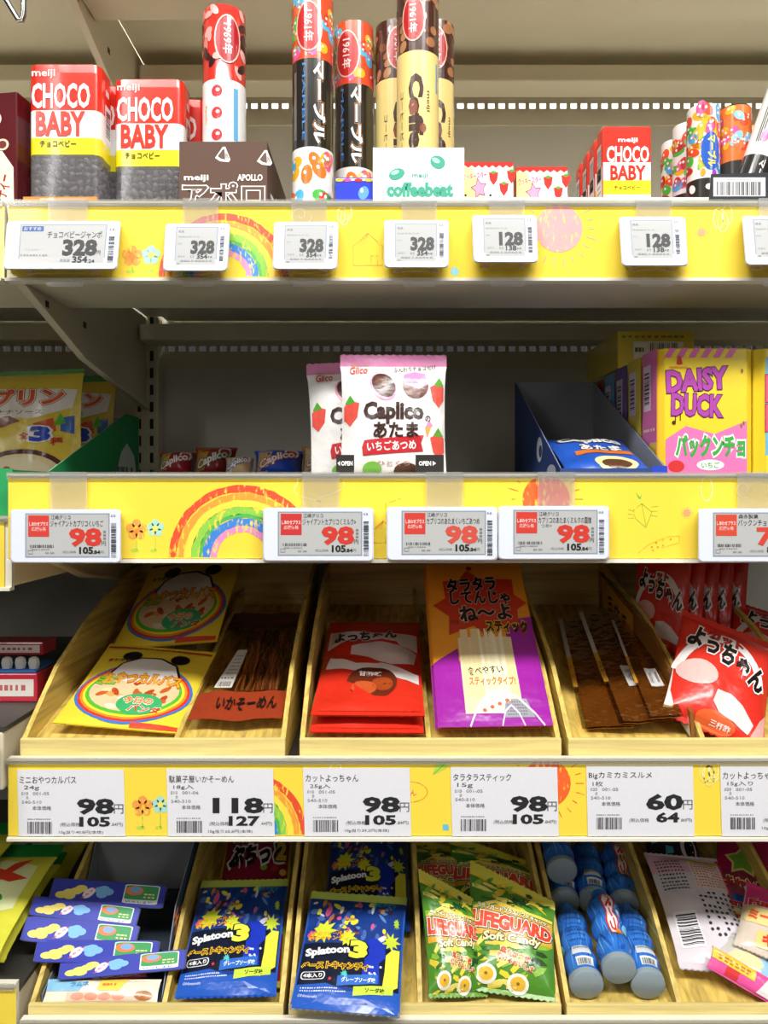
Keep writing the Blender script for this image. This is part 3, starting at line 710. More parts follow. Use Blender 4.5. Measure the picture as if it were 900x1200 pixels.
def seq(A, cols, n, seed, v0, v1, ru, rv, l=1, u=2.0, hl=True):
    rnd = random.Random(seed)
    for i in range(n):
        uu, vv = rnd.uniform(-u, u), rnd.uniform(v0, v1); a = rnd.uniform(0, 3.1)
        A.ell(uu, vv, ru*rnd.uniform(.8, 1.2), rv*rnd.uniform(.8, 1.2), rnd.choice(cols), l+i % 3, 12, rot=a, asp=A.asp)
        if hl: A.ell(uu-ru*.25, vv+rv*.25, ru*.28, rv*.22, '#fbeef0', l+3, 8)
def seal(A, u, v, ru, rv, c, year):
    A.ell(u, v, ru*1.12, rv*1.06, '#f0c8b8', 5, 22); A.ell(u, v, ru, rv, c, 6, 22); A.text(year, u, v, rv*A.asp*1.3, ru/A.asp*.75, '#f6e4dc', 7, rot=-math.pi/2, asp=A.asp, bold=.015)
def apollo_tube(A):
    A.rect(-2.6, .0, 2.6, .655, '#f3f1ee', 0); seq(A, ['#3a1a1c', '#f0b0a8', '#4a2020', '#e88a80'], 34, 5, .69, .98, .16, .03, hl=False)
    seal(A, .35, .84, .55, .105, '#b0202a', '1969年'); 
    for v in (.6, .5, .4, .3): A.ell(-.15, v, .25, .028, '#d8353a', 2, 14); A.ell(-.1, v+.005, .1, .008, '#f6e8e4', 3, 10)
    A.rect(.62, .38, .85, .62, '#6ab0dc', 2); A.text('Apollo', -.75, .5, .9, .02, '#d8a84a', 3, rot=-math.pi/2, asp=A.asp)
def marble_tube(A):
    C = ['#e8402c', '#f2b82a', '#4fb848', '#e85a9a', '#f07a2a', '#58b8e0']
    A.rect(-2.6, .70, 2.6, .996, '#e0522c', 0); seq(A, C, 46, 8, .72, .98, .22, .028); seal(A, -.1, .84, .6, .105, '#c02a28', '1961年')
    A.rect(-2.6, .31, 2.6, .70, '#26241f', 0); A.rect(-2.6, .0, 2.6, .31, '#f5f1ee', 0); seq(A, C, 18, 13, .06, .27, .3, .04)
    A.text('マーブル', .42, .51, .36*A.asp, .5/A.asp*1.1, '#f8f4ee', 4, bold=.04, out='#26241f', ow=.05, out2='#c88a4a', ow2=.08, rot=-math.pi/2, asp=A.asp)
    A.text('MARBLE', -.35, .51, .34*A.asp, .16/A.asp, '#4a8ad0', 2, rot=-math.pi/2, asp=A.asp); A.dashes(-.95, .5, -.75, .3, '#8a8478', 2, 4, l=1)
def coffee_tube(A):
    A.rect(-2.6, .72, 2.6, .996, '#4a2a1e', 0); seq(A, ['#7a4a34', '#a8704a', '#5a3020', '#b8865a'], 26, 3, .74, .98, .2, .024, hl=False); seal(A, -.25, .86, .5, .095, '#bc2a28', '1961年')
    A.rect(-2.6, .0, 2.6, .72, '#f2d98a', 0)
    A.text('Coffee', -.12, .42, .38*A.asp, .6/A.asp, '#4a3328', 3, bold=.06, rot=-math.pi/2, asp=A.asp); A.text('meiji', .45, .50, .09*A.asp, .2/A.asp, '#4a3328', 3, rot=-math.pi/2, asp=A.asp)
    A.ell(-.25, .47, .2, .035, '#8a4a34', 4, 14); A.ell(.2, .38, .16, .02, '#8a4a34', 4, 12); A.rect(.95, .55, 1.1, .68, '#7aa8c8', 2); A.text('コーヒービート', -.85, .4, .3*A.asp, .2/A.asp, '#4a3328', 3, rot=-math.pi/2, asp=A.asp)
HT = .1915
def at_deck(px, y, z=Z1): p = P(px, HOR, y); return Vector((p.x, y, ZR(z)+.0003))
c = at_deck(263, .052); c.z += .0015
tube('chocolate_tube', 'red and white chocolate tube standing in the brown carton', 'candy tube', Matrix.Translation(c), .0187, .189, '#cf3327', apollo_tube)
mt = tube('chocolate_tube', 'taller looking black marble chocolate tube with candy print at top and bottom', 'candy tube', Matrix.Translation(at_deck(366.5, .034)), .0174, HT, '#2a2822', marble_tube, 'marble chocolate tubes')
dup(mt, Matrix.Translation(at_deck(415, .075)) @ Matrix.Rotation(-.25, 4, 'Z'), 'black marble chocolate tube standing behind the blue carton front')
ct = tube('chocolate_tube', 'cream and brown coffee chocolate tube, the tall front one of three', 'candy tube', Matrix.Translation(at_deck(489.5, .032)+Vector((0, 0, .0013))), .0178, HT, '#f0d890', coffee_tube, 'coffee chocolate tubes')
dup(ct, Matrix.Translation(at_deck(463.5, .076)+Vector((0, 0, .0013))) @ Matrix.Rotation(.35, 4, 'Z'), 'coffee chocolate tube behind the front one, on the left')
dup(ct, Matrix.Translation(at_deck(509, .076)+Vector((0, 0, .0013))) @ Matrix.Rotation(.3, 4, 'Z'), 'coffee chocolate tube behind the front one, on the right')
# low blue carton front and white coffeebeat carton
def low_carton(name, label, pxl, pxr, ptop, y0, y1, outer, art, back=False):
    b, w, h = stand(pxl, pxr, ptop, y0, Z1)
    r = thing(name, label, 'carton', b); open_carton(r, b.x-w/2, b.x+w/2, y0, y1, ZR(Z1), ZR(Z1)+h, ZR(Z1)+h*.35, outer, '#cfcac0', back=back)
    A = Art(lambda u, v, o: P(u, v, y0-o), off=.0002, step=.00006, up=-1, kind='gloss'); art(A); A.build('front_print', r, True); return r
def blue_art(A):
    A.poly([(394, 212), (440, 212), (440, 209), (394, 209)], '#f2ece8', 1)
    for x, c in ((398, '#f2c02a'), (407, '#e85aa0'), (420, '#e8402c'), (432, '#f2c02a')): A.ell(x, 211, 5, 2, c, 2, 12)
    A.ell(426, 226, 6, 8, '#6aa8ee', 2, 16, rot=.3); A.ell(424, 223, 2, 3, '#cfe2fa', 3, 10)
low_carton('display_carton', 'low glossy blue carton front with a candy print, before the second marble tube', 393, 437, 208, .013, .05, '#1a35c8', blue_art)
def beat_art(A):
    G = '#2fa384'
    A.ell(465, 204, 9.5, 6.5, G, 1, 20, rot=-.35); A.ell(513, 190, 9, 7.5, G, 1, 20, rot=.45); A.ell(463, 202, 5, 2.5, '#a8e0d0', 2, 12, rot=-.35); A.ell(511, 188, 5, 2.8, '#a8e0d0', 2, 12, rot=.45)
    A.text('meiji', 492, 206, 18, 6.5, G, bold=.01); A.text('coffeebeat', 492, 222, 76, 15, G, bold=.05)
    for p in ((508, 213), (517, 213), (467, 224)): A.ell(p[0], p[1], 4.5, 4.5, '#cfe8de', 2, 14)
b, w, h = stand(437, 544, 173, .009, Z1)
r = thing('display_carton', 'white display carton with green bean print in front of the cream tubes', 'carton', b)
open_carton(r, b.x-w/2, b.x+w/2, .009, .105, ZR(Z1), ZR(Z1)+h, ZR(Z1)+h*.5, '#f1f2f2', '#d8d4cc', back=False)
A = Art(lambda u, v, o: P(u, v, .009-o), off=.0002, step=.00006, up=-1); beat_art(A); A.build('front_print', r, True)

# white card riser under the right-hand boxes and tubes
RH = .0205; ZRI = Z1+RH+.0004
r = thing('card_riser', 'low white card riser under the cookie boxes, small red boxes and short tubes', 'riser', Vector((P(720, 0, .03).x, .03, ZR(Z1))))
ra, rb = P(541, 0, .026).x, P(850, 0, .026).x
MB().box(ra+.0012, rb-.0012, .026, .16, ZR(Z1)+RH-.001, ZR(Z1)+RH, mat('#e6e6e0', 'paper')).build('top_panel', r, True)
MB().box(ra+.0012, rb-.0012, .026, .027, ZR(Z1), ZR(Z1)+RH-.001, mat('#d8dcd6', 'paper')).build('front_panel', r, True)
for xa_ in (ra, rb-.001): MB().box(xa_, xa_+.001, .026, .16, ZR(Z1), ZR(Z1)+RH, mat('#e6e6e0', 'paper')).build('side_panel', r, True)
# strawberry cookie star boxes
def cookie(A):
    n = 15; A.poly([(0, 1), (1, 1)]+[(1-i/n, .86 if i % 2 else .92) for i in range(n+1)], '#d8342c', 1)
    A.poly([(0, .9), (.2, .85), (.42, .3), (.3, 0), (0, 0)], '#f2e89a', 1); A.text('クッキースター', .26, .66, .46, .16, '#e85aa0', 4, bold=.02, rot=.12, asp=.75)
    A.star(.34, .36, .27, .14, 5, '#7a3a5a', 2, ru=.62, rot=.2); A.star(.34, .36, .23, .12, 5, '#f2a0c0', 3, ru=.62, rot=.2)
    for cx, cy in ((.62, .62), (.82, .36), (.97, .66)): A.poly([(cx-.09, cy+.13), (cx+.09, cy+.13), (cx+.07, cy-.05), (cx, cy-.18), (cx-.07, cy-.05)], '#dc3a34', 2); A.poly([(cx-.07, cy+.13), (cx, cy+.17), (cx+.07, cy+.13), (cx, cy+.09)], '#5aa83a', 3)
    for p in ((.08, .2), (.12, .1), (.56, .2), (.9, .12)): A.ell(p[0], p[1], .025, .03, '#3a2a2a', 2, 10)
b, w, h = stand(540, 602, 190, .042, ZRI)
ck = carton('cookie_box', 'strawberry and star cookie box, nearer to the white carton', 'candy box', Matrix.Translation(b), w, .02, h, '#c8342c', cookie, '#f4eee8', group='strawberry cookie boxes')
b, w, h = stand(604, 666, 196, .052, ZRI)
dup(ck, Matrix.Translation(b), 'strawberry and star cookie box, the one further right')

# small red chocolate boxes, four in a row front to back
def choco_small(A):
    A.rect(0, .0, 1, .5, '#f4f0ee', 1); A.rect(0, .055, 1, .25, '#f0e12c', 2); A.rect(0, .25, 1, .5, '#f4f0ee', 2)
    W = '#fbf6f2'; A.text('meiji', .52, .80, .4, .075, W, bold=.03); A.text('CHOCO', .52, .61, .88, .21, W, bold=.032); A.text('BABY', .52, .355, .72, .19, '#e8341f', bold=.035); A.text('チョコベビー', .5, .15, .54, .06, '#2c2a14', bold=.015)
def choco_side(A):
    A.rect(0, 0, 1, .45, '#f4f0ee', 1); A.bars(.2, .3, .8, .75, '#5a4a48', 4, 16, vertical=True, l=2); A.rect(.15, .28, .85, .77, '#f6f2f0', 1); A.dashes(.2, .2, .8, .03, '#9a8a88', 4, 2, l=2); A.dashes(.2, .12, .8, .03, '#9a8a88', 4, 3, l=2)
b, w, h = stand(706, 763, 148, .03, ZRI)
cs = carton('chocolate_box', 'small red chocolate box, first of the row behind the right 128 tag', 'candy box', Matrix.Translation(b), w, .018, h, '#e6301e', choco_small, art_left=choco_side, group='small red chocolate boxes')
for i, nm in enumerate(('second', 'third', 'fourth and rearmost')):
    dup(cs, Matrix.Translation(b+Vector((0, .025*(i+1), 0))), 'small red chocolate box, %s of the receding row' % nm)

# short candy tubes at the right and the leaning one
def sweet_tube(A):
    C = ['#e8502c', '#f2b82a', '#4fb848', '#e85a9a', '#f08a3a', '#58a8e0', '#c03a2a']
    A.rect(-2.8, .0, 2.8, .98, '#f0ece8', 0); seq(A, C, 64, 21, .30, .96, .3, .07, u=2.7); A.rect(-2.8, .0, 2.8, .22, '#2f2a26', 4); seq(A, ['#e85a9a', '#2a2a2a', '#f0ece8'], 8, 4, .1, .25, .25, .04, l=4, u=2.4, hl=False)
    A.ell(.1, .50, .62, .2, '#2a5ec0', 5, 22); A.text('マーブル', .15, .5, .32*A.asp, .5/A.asp, '#f2e05a', 7, bold=.05, rot=-math.pi/2, asp=A.asp)
    for p, c in (((-.55, .35), '#a8c83a'), ((-.4, .28), '#e8a02a'), ((.3, .27), '#a03ac0')): A.ell(p[0], p[1], .16, .04, c, 6, 12)
def black_tube(A):
    C = ['#e8502c', '#f2b82a', '#f07a4a', '#e85a9a', '#f08a3a', '#8ac8e0']
    A.rect(-2.8, .42, 2.8, .98, '#f07a3a', 0); seq(A, C, 60, 31, .45, .96, .26, .06, u=2.7); A.rect(-2.8, .0, 2.8, .42, '#3a3834', 4); A.text('マーブル', .2, .25, .3*A.asp, .4/A.asp, '#f4f0ea', 6, bold=.04, rot=-math.pi/2, asp=A.asp)
hs = .083; rs = .0134; ad = lambda px, y: at_deck(px, y, ZRI)
s1 = tube('candy_tube', 'short candy tube with round blue emblem, front one by the small red boxes', 'candy tube', Matrix.Translation(ad(824, .045)), rs, hs, '#ece6e0', sweet_tube, 'short candy tubes')
dup(s1, Matrix.Translation(ad(806, .078)) @ Matrix.Rotation(1.1, 4, 'Z'), 'short candy tube behind the front blue-emblem one')
dup(s1, Matrix.Translation(ad(792, .112)) @ Matrix.Rotation(.3, 4, 'Z'), 'short candy tube at the rear, furthest left of its row')
tube('candy_tube', 'short candy tube with orange top and black lower half', 'candy tube', Matrix.Translation(ad(861, .051)), rs, .086, '#3a3834', black_tube)
tube('candy_tube', 'short orange candy tube mostly hidden behind the black one at right', 'candy tube', Matrix.Translation(ad(885, .083)), rs, hs, '#e8823a', black_tube)
def lean_art(A):
    A.rect(-2.6, .0, 2.6, .36, '#2e2c2a', 0); A.ell(-.4, .5, .25, .05, '#e85a9a', 2); A.ell(.5, .55, .3, .06, '#5ac83a', 2); A.dashes(-.9, .6, -.5, .3, '#5a5652', 3, 4, l=1); A.text('マーブル', .0, .2, .26*A.asp, .4/A.asp, '#f0ece6', 4, bold=.03, rot=-math.pi/2, asp=A.asp)
la = at_deck(868, .0215)
tube('candy_tube', 'white and black candy tube leaning over the barcode card at the right edge', 'candy tube', Matrix.Translation(la+Vector((0, 0, .006))) @ Matrix.Rotation(math.radians(19), 4, 'Y'), .0125, .125, '#efece6', lean_art)
r = thing('barcode_card', 'black framed card with a barcode standing at the right end of the tube shelf', 'card', P(868, 237, .006))
MB().loft([[P(833, 204, .006), P(905, 202, .006), P(905, 202, .0068), P(833, 204, .0068)], [P(830, 240, .006), P(905, 240, .006), P(905, 240, .0068), P(830, 240, .0068)]], mat('#1d2126', 'paper')).build('backing', r, True)
A = Art(lambda u, v, o: P(u, v, .006-o), off=.0002, step=.00008, up=-1); A.rect(836, 208, 897, 230, '#e9e9ea', 0); A.bars(840, 213, 893, 229, '#16181a', 5, 30, l=2); A.dashes(852, 210.5, 882, 1.6, '#b8b8ba', 8, 2, l=2); A.build('barcode_label', r, True)

# wire hook hanging at the top left corner
r = thing('wire_hook', 'bent chrome wire hook hanging at the top left corner', 'hook', P(22, 28, -.02))
MB().tube([P(28, -90, -.02), P(28, 0, -.02), P(27.5, 18, -.02), P(25.5, 24, -.02), P(22, 23.5, -.02), P(16, 14, -.02), P(4, -6, -.02), P(-20, -50, -.02)], .0024, mat('#c8c8c4', 'chrome'), 10).build('wire', r, True, smooth=True)

# ------------------------------------------------------------------ shelf 2: strawberry bags in a shallow carton
def capl(A):
    PK = '#e39ac2'; BRN = '#3a211c'
    A.text('Glico', .17, .875, .17, .06, '#cc4a3a', bold=.02, shear=.2); A.dashes(.1, .925, .28, .012, '#d89a8a', 6, 2)
    A.text('ふんわりチョコだけ', .70, .885, .40, .045, '#3a2a26', rot=.12, asp=1.1, bold=.01)
    A.ell(.40, .735, .135, .10, '#e89ab8', 1, 24, rot=-.5); A.ell(.405, .745, .12, .085, '#4a2a1e', 2, 24, rot=-.5); A.ell(.38, .77, .06, .03, '#6e4632', 3, 14)
    A.ell(.71, .745, .125, .10, '#6a3a2a', 1, 24); A.poly([(.585, .76), (.60, .83), (.70, .855), (.80, .84), (.835, .76), (.74, .72)], '#e88ab8', 2)
    A.text('Caplico', .50, .535, .56, .15, BRN, bold=.045); A.text('の', .83, .50, .05, .045, BRN, bold=.02); A.text('あたま', .52, .41, .42, .105, BRN, bold=.035)
    A.poly([(.21, .23), (.78, .26), (.76, .32), (.79, .375), (.22, .34), (.20, .29)], '#c42c34', 2); A.text('いちごあつめ', .48, .30, .46, .065, '#fbf4f0', bold=.025, rot=.035, asp=1.1)
    for cx, cy, k in ((.08, .55, 1), (.94, .69, 1), (.93, .31, .9)):
        A.poly([(max(.02, cx-.09*k), cy+.05), (cx, cy+.09), (min(.985, cx+.09*k), cy+.06), (min(.985, cx+.07*k), cy-.04), (cx, cy-.1), (max(.02, cx-.06*k), cy-.05)], '#e2574a', 1); A.poly([(cx-.05, cy+.07), (cx, cy+.13), (min(.985, cx+.05), cy+.07), (cx, cy+.06)], '#5aa83a', 2)
    A.poly([(.80, .43), (.87, .455), (.82, .36)], '#e0a850', 2); A.poly([(.80, .43), (.84, .49), (.88, .45)], '#e88ab8', 2)
    A.ell(.3, .14, .09, .05, '#7ab84a', 2, 14); A.ell(.62, .12, .12, .06, '#5a3a2a', 2, 14); A.text('ひとくち', .5, .175, .3, .035, '#b89088', bold=.01)
BL, BR_, TL, TR = P(401, 574, .026), P(521, 574, .026), P(395, 413, .045), P(527, 421, .045)
M, w, h = frame_from(BL, BR_, TL, TR)
cb = bag('snack_bag', 'white and pink strawberry chocolate bag standing in front on the middle shelf', 'snack bag', M, w, h, .03, '#f0ece8', capl, top='#e08cba', bot='#e08cba', st=.085, sb=.06, seed=3, group='strawberry chocolate bags')
M2 = Matrix.Translation(Vector((-.0275, .036, .0))) @ M @ Matrix.Rotation(-.05, 4, 'Y')
dup(cb, M2, 'white and pink strawberry chocolate bag half hidden behind the front one')
r = thing('display_carton', 'shallow black carton with two OPEN tabs holding the strawberry bags', 'carton', P(456, 556, .012))
xa, xb_ = P(394, 0, .008).x, P(520, 0, .008).x
MB().box(xa, xb_, .008, .10, ZR(Z2), ZR(Z2)+.0008, mat('#2a2422', 'paper')).build('base', r, True)
for a_, c_, tx, ar in ((394, 415, 'OPEN', 0), (487, 520, 'OPEN', 1)):
    p0, p1 = P(a_, 533, .008), P(c_, 575, .008)
    t = MB().box(p0.x, p1.x, .008, .0092, ZR(Z2)+.0008, p0.z, mat('#211c1b', 'paper')).build('open_tab', r, True)
    A = Art(lambda u, v, o: P(u, v, .008-o), off=.0002, up=-1)
    if ar: A.text('OPEN', 498, 543, 14, 5, '#f2f0ee', bold=.04); A.poly([(507, 540), (511, 543), (507, 546)], '#f2f0ee')
    else: A.text('OPEN', 406.5, 543, 13, 5, '#f2f0ee', bold=.04); A.poly([(398.5, 540), (395.5, 543), (398.5, 546)], '#f2f0ee')
    A.build('print', t, True)

# cone packs lying towards the back of the middle shelf
def cone_art(txt, c1, c2):
    def f(A):
        A.poly([(.05, .05), (.3, .05), (.45, .95), (.1, .95)], c2, 1); A.text('Caplico', .5, .5, .75, .30, '#f6f0ea', 4, bold=.04, out=c1, ow=.07, rot=.25, asp=.5); A.ell(.8, .75, .14, .18, '#f2f0f0', 2, 16); A.ell(.8, .75, .1, .1, '#cc3a3a', 3, 14)
    return f
def lying(label, l, r_, top, y, base, art, seed, tw=.045):
    p0, p1 = P(l, 556, y), P(r_, 556, y); ht = P(0, top, y).z-ZR(Z2)-.001
    M, w, h = frame_from(Vector((p0.x, y, ZR(Z2)+.002)), Vector((p1.x, y, ZR(Z2)+.002)), Vector((p0.x, y+.012, ZR(Z2)+ht)), Vector((p1.x, y+.012, ZR(Z2)+ht)))
    return bag('cone_pack', label, 'snack bag', M, w, h, tw, base, art, st=.05, sb=.03, seed=seed, zig=False, pinch=.10, group='cone chocolate packs')
lying('dark red cone pack lying at the back left of the middle shelf', 184, 229, 529, .27, '#a8232c', cone_art('', '#a8232c', '#c8b84a'), 2)
lying('red and green cone pack lying beside the dark red one', 226, 276, 523, .255, '#9e2a24', cone_art('', '#3a5a2a', '#c8943a'), 4)
lying('small beige striped cone pack between the red and the blue packs', 262, 296, 535, .16, '#c8a87a', cone_art('', '#3a6ac0', '#d8d0c8'), 5, .028)
lying('bright blue cone pack lying on the middle shelf', 296, 356, 527, .165, '#1f4fd0', cone_art('', '#c8342c', '#d8b070'), 6)
lying('orange and cream cone pack lying just left of the strawberry bags', 352, 404, 522, .165, '#c88a3a', cone_art('', '#c8442c', '#e8d8a8'), 7)

# open blue carton with blue packs
r = thing('display_carton', 'open blue display carton with grey inside, nearly empty, on the middle shelf', 'carton', (.196, .02, ZR(Z2)))
x0, x1 = .149, .2395
open_carton(r, x0, x1, .02, .25, ZR(Z2), ZR(.019), ZR(.1235), '#24407e', '#8f9298')
A = Art(lambda u, v, o: Vector((x0-o, .25-u*.23, ZR(Z2)+v*.1)), off=.0002, step=.00006); A.ell(.62, .32, .06, .12, '#d8dce4', 1); A.ell(.85, .1, .08, .06, '#c8cfe0', 1); A.ell(.64, .3, .03, .06, '#24407e', 2); A.build('side_print', r, True)
A = Art(lambda u, v, o: P(u, v, .02-o), off=.0002, up=-1); A.rect(764, 546, 782, 563, '#2040c0', 1); A.build('front_print', r, True)
def bcap(A):
    A.text('Caplico', .5, .74, .8, .22, '#f2eee8', 4, bold=.05, out='#1a1a22', ow=.04); A.text('あたま', .55, .5, .5, .14, '#f2eee8', 4, bold=.04, out='#1a1a22', ow=.04); A.rect(.2, .32, .9, .42, '#d8742c', 3); A.ell(.62, .14, .26, .12, '#e8d8a0', 2); A.ell(.62, .12, .18, .07, '#5a3a24', 3)
M, w, h = frame_from(Vector((x0+.007, .03, ZR(Z2)+.008)), Vector((x1-.007, .03, ZR(Z2)+.008)), Vector((x0+.008, .125, ZR(Z2)+.042)), Vector((x1-.008, .125, ZR(Z2)+.042)))
bag('snack_bag', 'blue chocolate bag lying in the open blue carton', 'snack bag', M, w, h, .014, '#2456b8', bcap, st=.05, sb=.05, seed=5)
M, w, h = frame_from(Vector((x0+.008, .135, ZR(Z2)+.006)), Vector((x1-.008, .135, ZR(Z2)+.006)), Vector((x0+.008, .232, ZR(Z2)+.04)), Vector((x1-.008, .232, ZR(Z2)+.04)))
bag('snack_bag', 'blue chocolate bag lying deep at the back of the open blue carton', 'snack bag', M, w, h, .014, '#1f4aa0', bcap, st=.05, sb=.05, seed=6)

# pink and yellow cookie cartons
def duck(A):
    for i in range(7): A.poly([(i*.15-.02, .93), (i*.15+.06, .93), (i*.15+.13, 1.0), (i*.15+.05, 1.0)], '#e86ab0', 1) if i*.15+.13 <= 1.0 else None
    A.poly([(0, .32), (.25, .42), (.6, .36), (1, .46), (1, 0), (0, 0)], '#e87ab4', 1)
    A.star(.17, .905, .045, .03, 3, '#c8342c', 2); A.text('MORINAGA', .16, .855, .22, .016, '#c8342c')
    A.text('DAISY', .38, .765, .72, .15, '#b04aa8', 4, bold=.05, out='#4a1a5a', ow=.03, rot=.06, asp=1.3); A.text('DUCK', .38, .575, .60, .15, '#b04aa8', 4, bold=.05, out='#4a1a5a', ow=.03, rot=-.03, asp=1.3)
    A.text('パックンチョ', .55, .27, .84, .15, '#3fae4a', 6, bold=.05, out='#f6f4ee', ow=.08); A.ell(.55, .13, .17, .04, '#f6f4ee', 4); A.text('いちご', .55, .13, .22, .045, '#3fae4a', 6, bold=.02)
    A.ell(.13, .12, .1, .045, '#d83a3a', 3); A.line([(.12, .45), (.12, .52), (.18, .53), (.18, .46)], .012, '#4a3a1a', 3); A.ell(.10, .445, .025, .015, '#4a3a1a', 3)
    for p in ((.94, .83), (.96, .44), (.93, .42)): A.ell(p[0], p[1], .014, .018, '#8a6a2a', 2, 8)
def mside(c):
    def f(A): A.rect(0, 0, 1, 1, c, 1); A.rect(.1, .55, .6, .9, '#f0e0e8', 2); A.bars(.15, .6, .5, .86, '#6a4a5a', 3, 14, vertical=True, l=3); A.dashes(.1, .4, .9, .02, '#f2e8c8', 5, 2, l=2); A.rect(.5, .0, 1, .3, '#f0cf3a', 2)
    return f
def plain(c, tc):
    def f(A): A.rect(0, .0, 1, .93, c, 1); A.text('MORINAGA', .16, .88, .22, .016, '#c8342c'); A.text('パックンチョ', .5, .165, .84, .15, tc, 6, bold=.05, out='#f6f4ee', ow=.08)
    return f
b, w, h = stand(770, 885, 408, .052, Z2)
carton('cookie_carton', 'pink and yellow cookie carton with purple and green lettering, front one', 'candy box', Matrix.Translation(b), w, .038, h, '#f0d236', duck, art_left=mside('#e87ab4'), ch=.007, group='cookie cartons')
for i, (cl, nm, sc) in enumerate((('#e8508a', 'yellow and pink cookie carton second in the receding row', '#ead04a'), ('#5a3a8a', 'purple cookie carton third in the receding row', '#7a5ab0'), ('#5aa8d8', 'blue cookie carton fourth in the receding row', '#6ab0d8'), ('#c83a2a', 'red cookie carton rearmost in the receding row', '#c0402c'))):
    carton('cookie_carton', nm, 'candy box', Matrix.Translation(b+Vector((0, .042*(i+1), 0))), w, .038, h-.001*i, '#ecd03c', plain(cl, '#3fae4a'), art_left=mside(sc), ch=.007, group='cookie cartons')
def mick(A):
    A.rect(0, .0, 1, .93, '#6ab8e0', 1); A.rect(0, .0, 1, .2, '#f0d236', 2); A.text('M', .12, .70, .2, .17, '#e0507a', 4, bold=.06, out='#8a1a4a', ow=.03); A.text('M', .12, .48, .2, .17, '#e0507a', 4, bold=.06, out='#8a1a4a', ow=.03); A.star(.1, .90, .04, .028, 3, '#c8342c', 2); A.text('パックンチョ', .5, .14, .84, .13, '#e8342c', 6, bold=.05, out='#f6f4ee', ow=.08)
b2, w2, h2 = stand(887, 1002, 408, .052, Z2)
carton('cookie_carton', 'blue and yellow cookie carton cut off by the right edge', 'candy box', Matrix.Translation(b2), w2, .038, h2, '#f0d236', mick, ch=.007, group='cookie cartons')
def flat_front(A):
    A.rect(.2, .25, .86, .72, '#f0ecdf', 1); A.bars(.42, .3, .78, .68, '#2a2824', 9, 26, l=2); A.dashes(.22, .5, .36, .12, '#5a564e', 3, 2, l=2); A.dashes(.05, .85, .9, .05, '#8a7a2a', 10, 4, l=2)
BF = b.x-w/2; pz = ZR(Z2)+h+.0008
carton('cookie_multipack', 'flat yellow carton with a barcode lying on top of the cookie cartons', 'candy box', Matrix.Translation(Vector((BF+.041, .172, pz))), .08, .12, P(0, 388, .172).z-pz, '#e6cf3a', flat_front)

# green carton of banana snacks in the neighbouring bay
Zg = (HOR-606)*D/F-.007+.0003
r = thing('display_carton', 'green display carton holding yellow banana snack bags at the left edge', 'carton', (-.40, .015, ZR(Zg)))
gx1 = XL-.0055; gx0 = gx1-.225
open_carton(r, gx0, gx1, .0185, .36, ZR(Zg), P(0, 549, .0185).z, ZR(.093), '#1f9a55', '#b8b8b0', prof_=[(.0197, ZR(Zg)), (.358, ZR(Zg)), (.358, ZR(.0934)), (.31, ZR(.0934)), (.09, ZR(.0176)), (.0197, ZR(.0176))])
A = Art(lambda u, v, o: Vector((gx1+o, .014+u*.346, ZR(Zg)+v*.12)), off=.0002, step=.00006)
A.poly([(.72, .27), (.8, .62), (.86, .72), (.94, .6), (.98, .3), (.85, .2)], '#d8e0d8', 1);
A.dashes(.74, .45, .95, .05, '#5a7a68', 4, 2, l=2); A.dashes(.76, .35, .95, .05, '#5a7a68', 4, 5, l=2); A.build('side_print', r, True)
def banana(A):
    Y = '#e8c84a'
    A.poly([(.0, .80), (.35, .86), (.98, .84), (.96, .70), (.75, .62), (.4, .64), (.0, .66)], '#f0e8e0', 1)
    A.text('バナナプリン', .5, .78, .82, .12, '#e0552c', 5, bold=.045, out='#fbe8c8', ow=.04, out2='#a83a4a', ow2=.07, rot=.02); A.text('チョコ&バナナソース', .55, .67, .5, .035, '#5a2a1a', 4)
    A.poly([(.0, .30), (.12, .34), (.5, .52), (.68, .6), (.62, .64), (.35, .6), (.0, .40)], '#8a4a2a', 2)
    A.ell(.68, .2, .25, .19, '#5a2a2e', 2, 26); A.ell(.68, .19, .225, .165, '#f0dca8', 3, 26); A.ell(.66, .2, .19, .13, '#f4e6c0', 4, 26); A.ell(.6, .25, .02, .015, '#c85a3a', 5, 8)
    A.text('3', .79, .5, .09, .10, '#2a4ac0', 5, bold=.06, out='#f6f2ee', ow=.06); A.text('全', .70, .49, .05, .05, '#c8342c', 5, bold=.02); A.text('種', .88, .44, .06, .06, '#c8342c', 5, bold=.02)
    A.poly([(.9, .62), (.97, .64), (.97, .5), (.9, .52)], '#3a6ab8', 2); A.poly([(.86, .56), (.9, .66), (.93, .58)], '#5ab83a', 3); A.poly([(.75, .58), (.86, .62), (.88, .52), (.78, .5)], '#d8582c', 2)
    A.ell(.18, .12, .1, .05, '#3a7ad0', 3)
M, w, h = frame_from(P(-110, 590, .2), P(100, 590, .2), P(-110, 437, .212), P(100, 437, .212))
bn = bag('banana_snack_bag', 'yellow banana pudding snack bag in front in the green carton', 'snack bag', M, w, h, .03, '#e8cb45', banana, top='#4a9a3a', bot='#e8cb45', st=.03, sb=.04, seed=8, group='banana snack bags')
M, w2, h2 = frame_from(P(-26, 588, .285), P(132, 588, .285), P(-22, 446, .31), P(138, 438, .31), 'x')
bag('banana_snack_bag', 'yellow and green snack bag standing behind the front banana bag', 'snack bag', M, w2, h2, .03, '#d8b93c', banana, top='#2f8a34', st=.05, sb=.04, seed=9, group='banana snack bags')

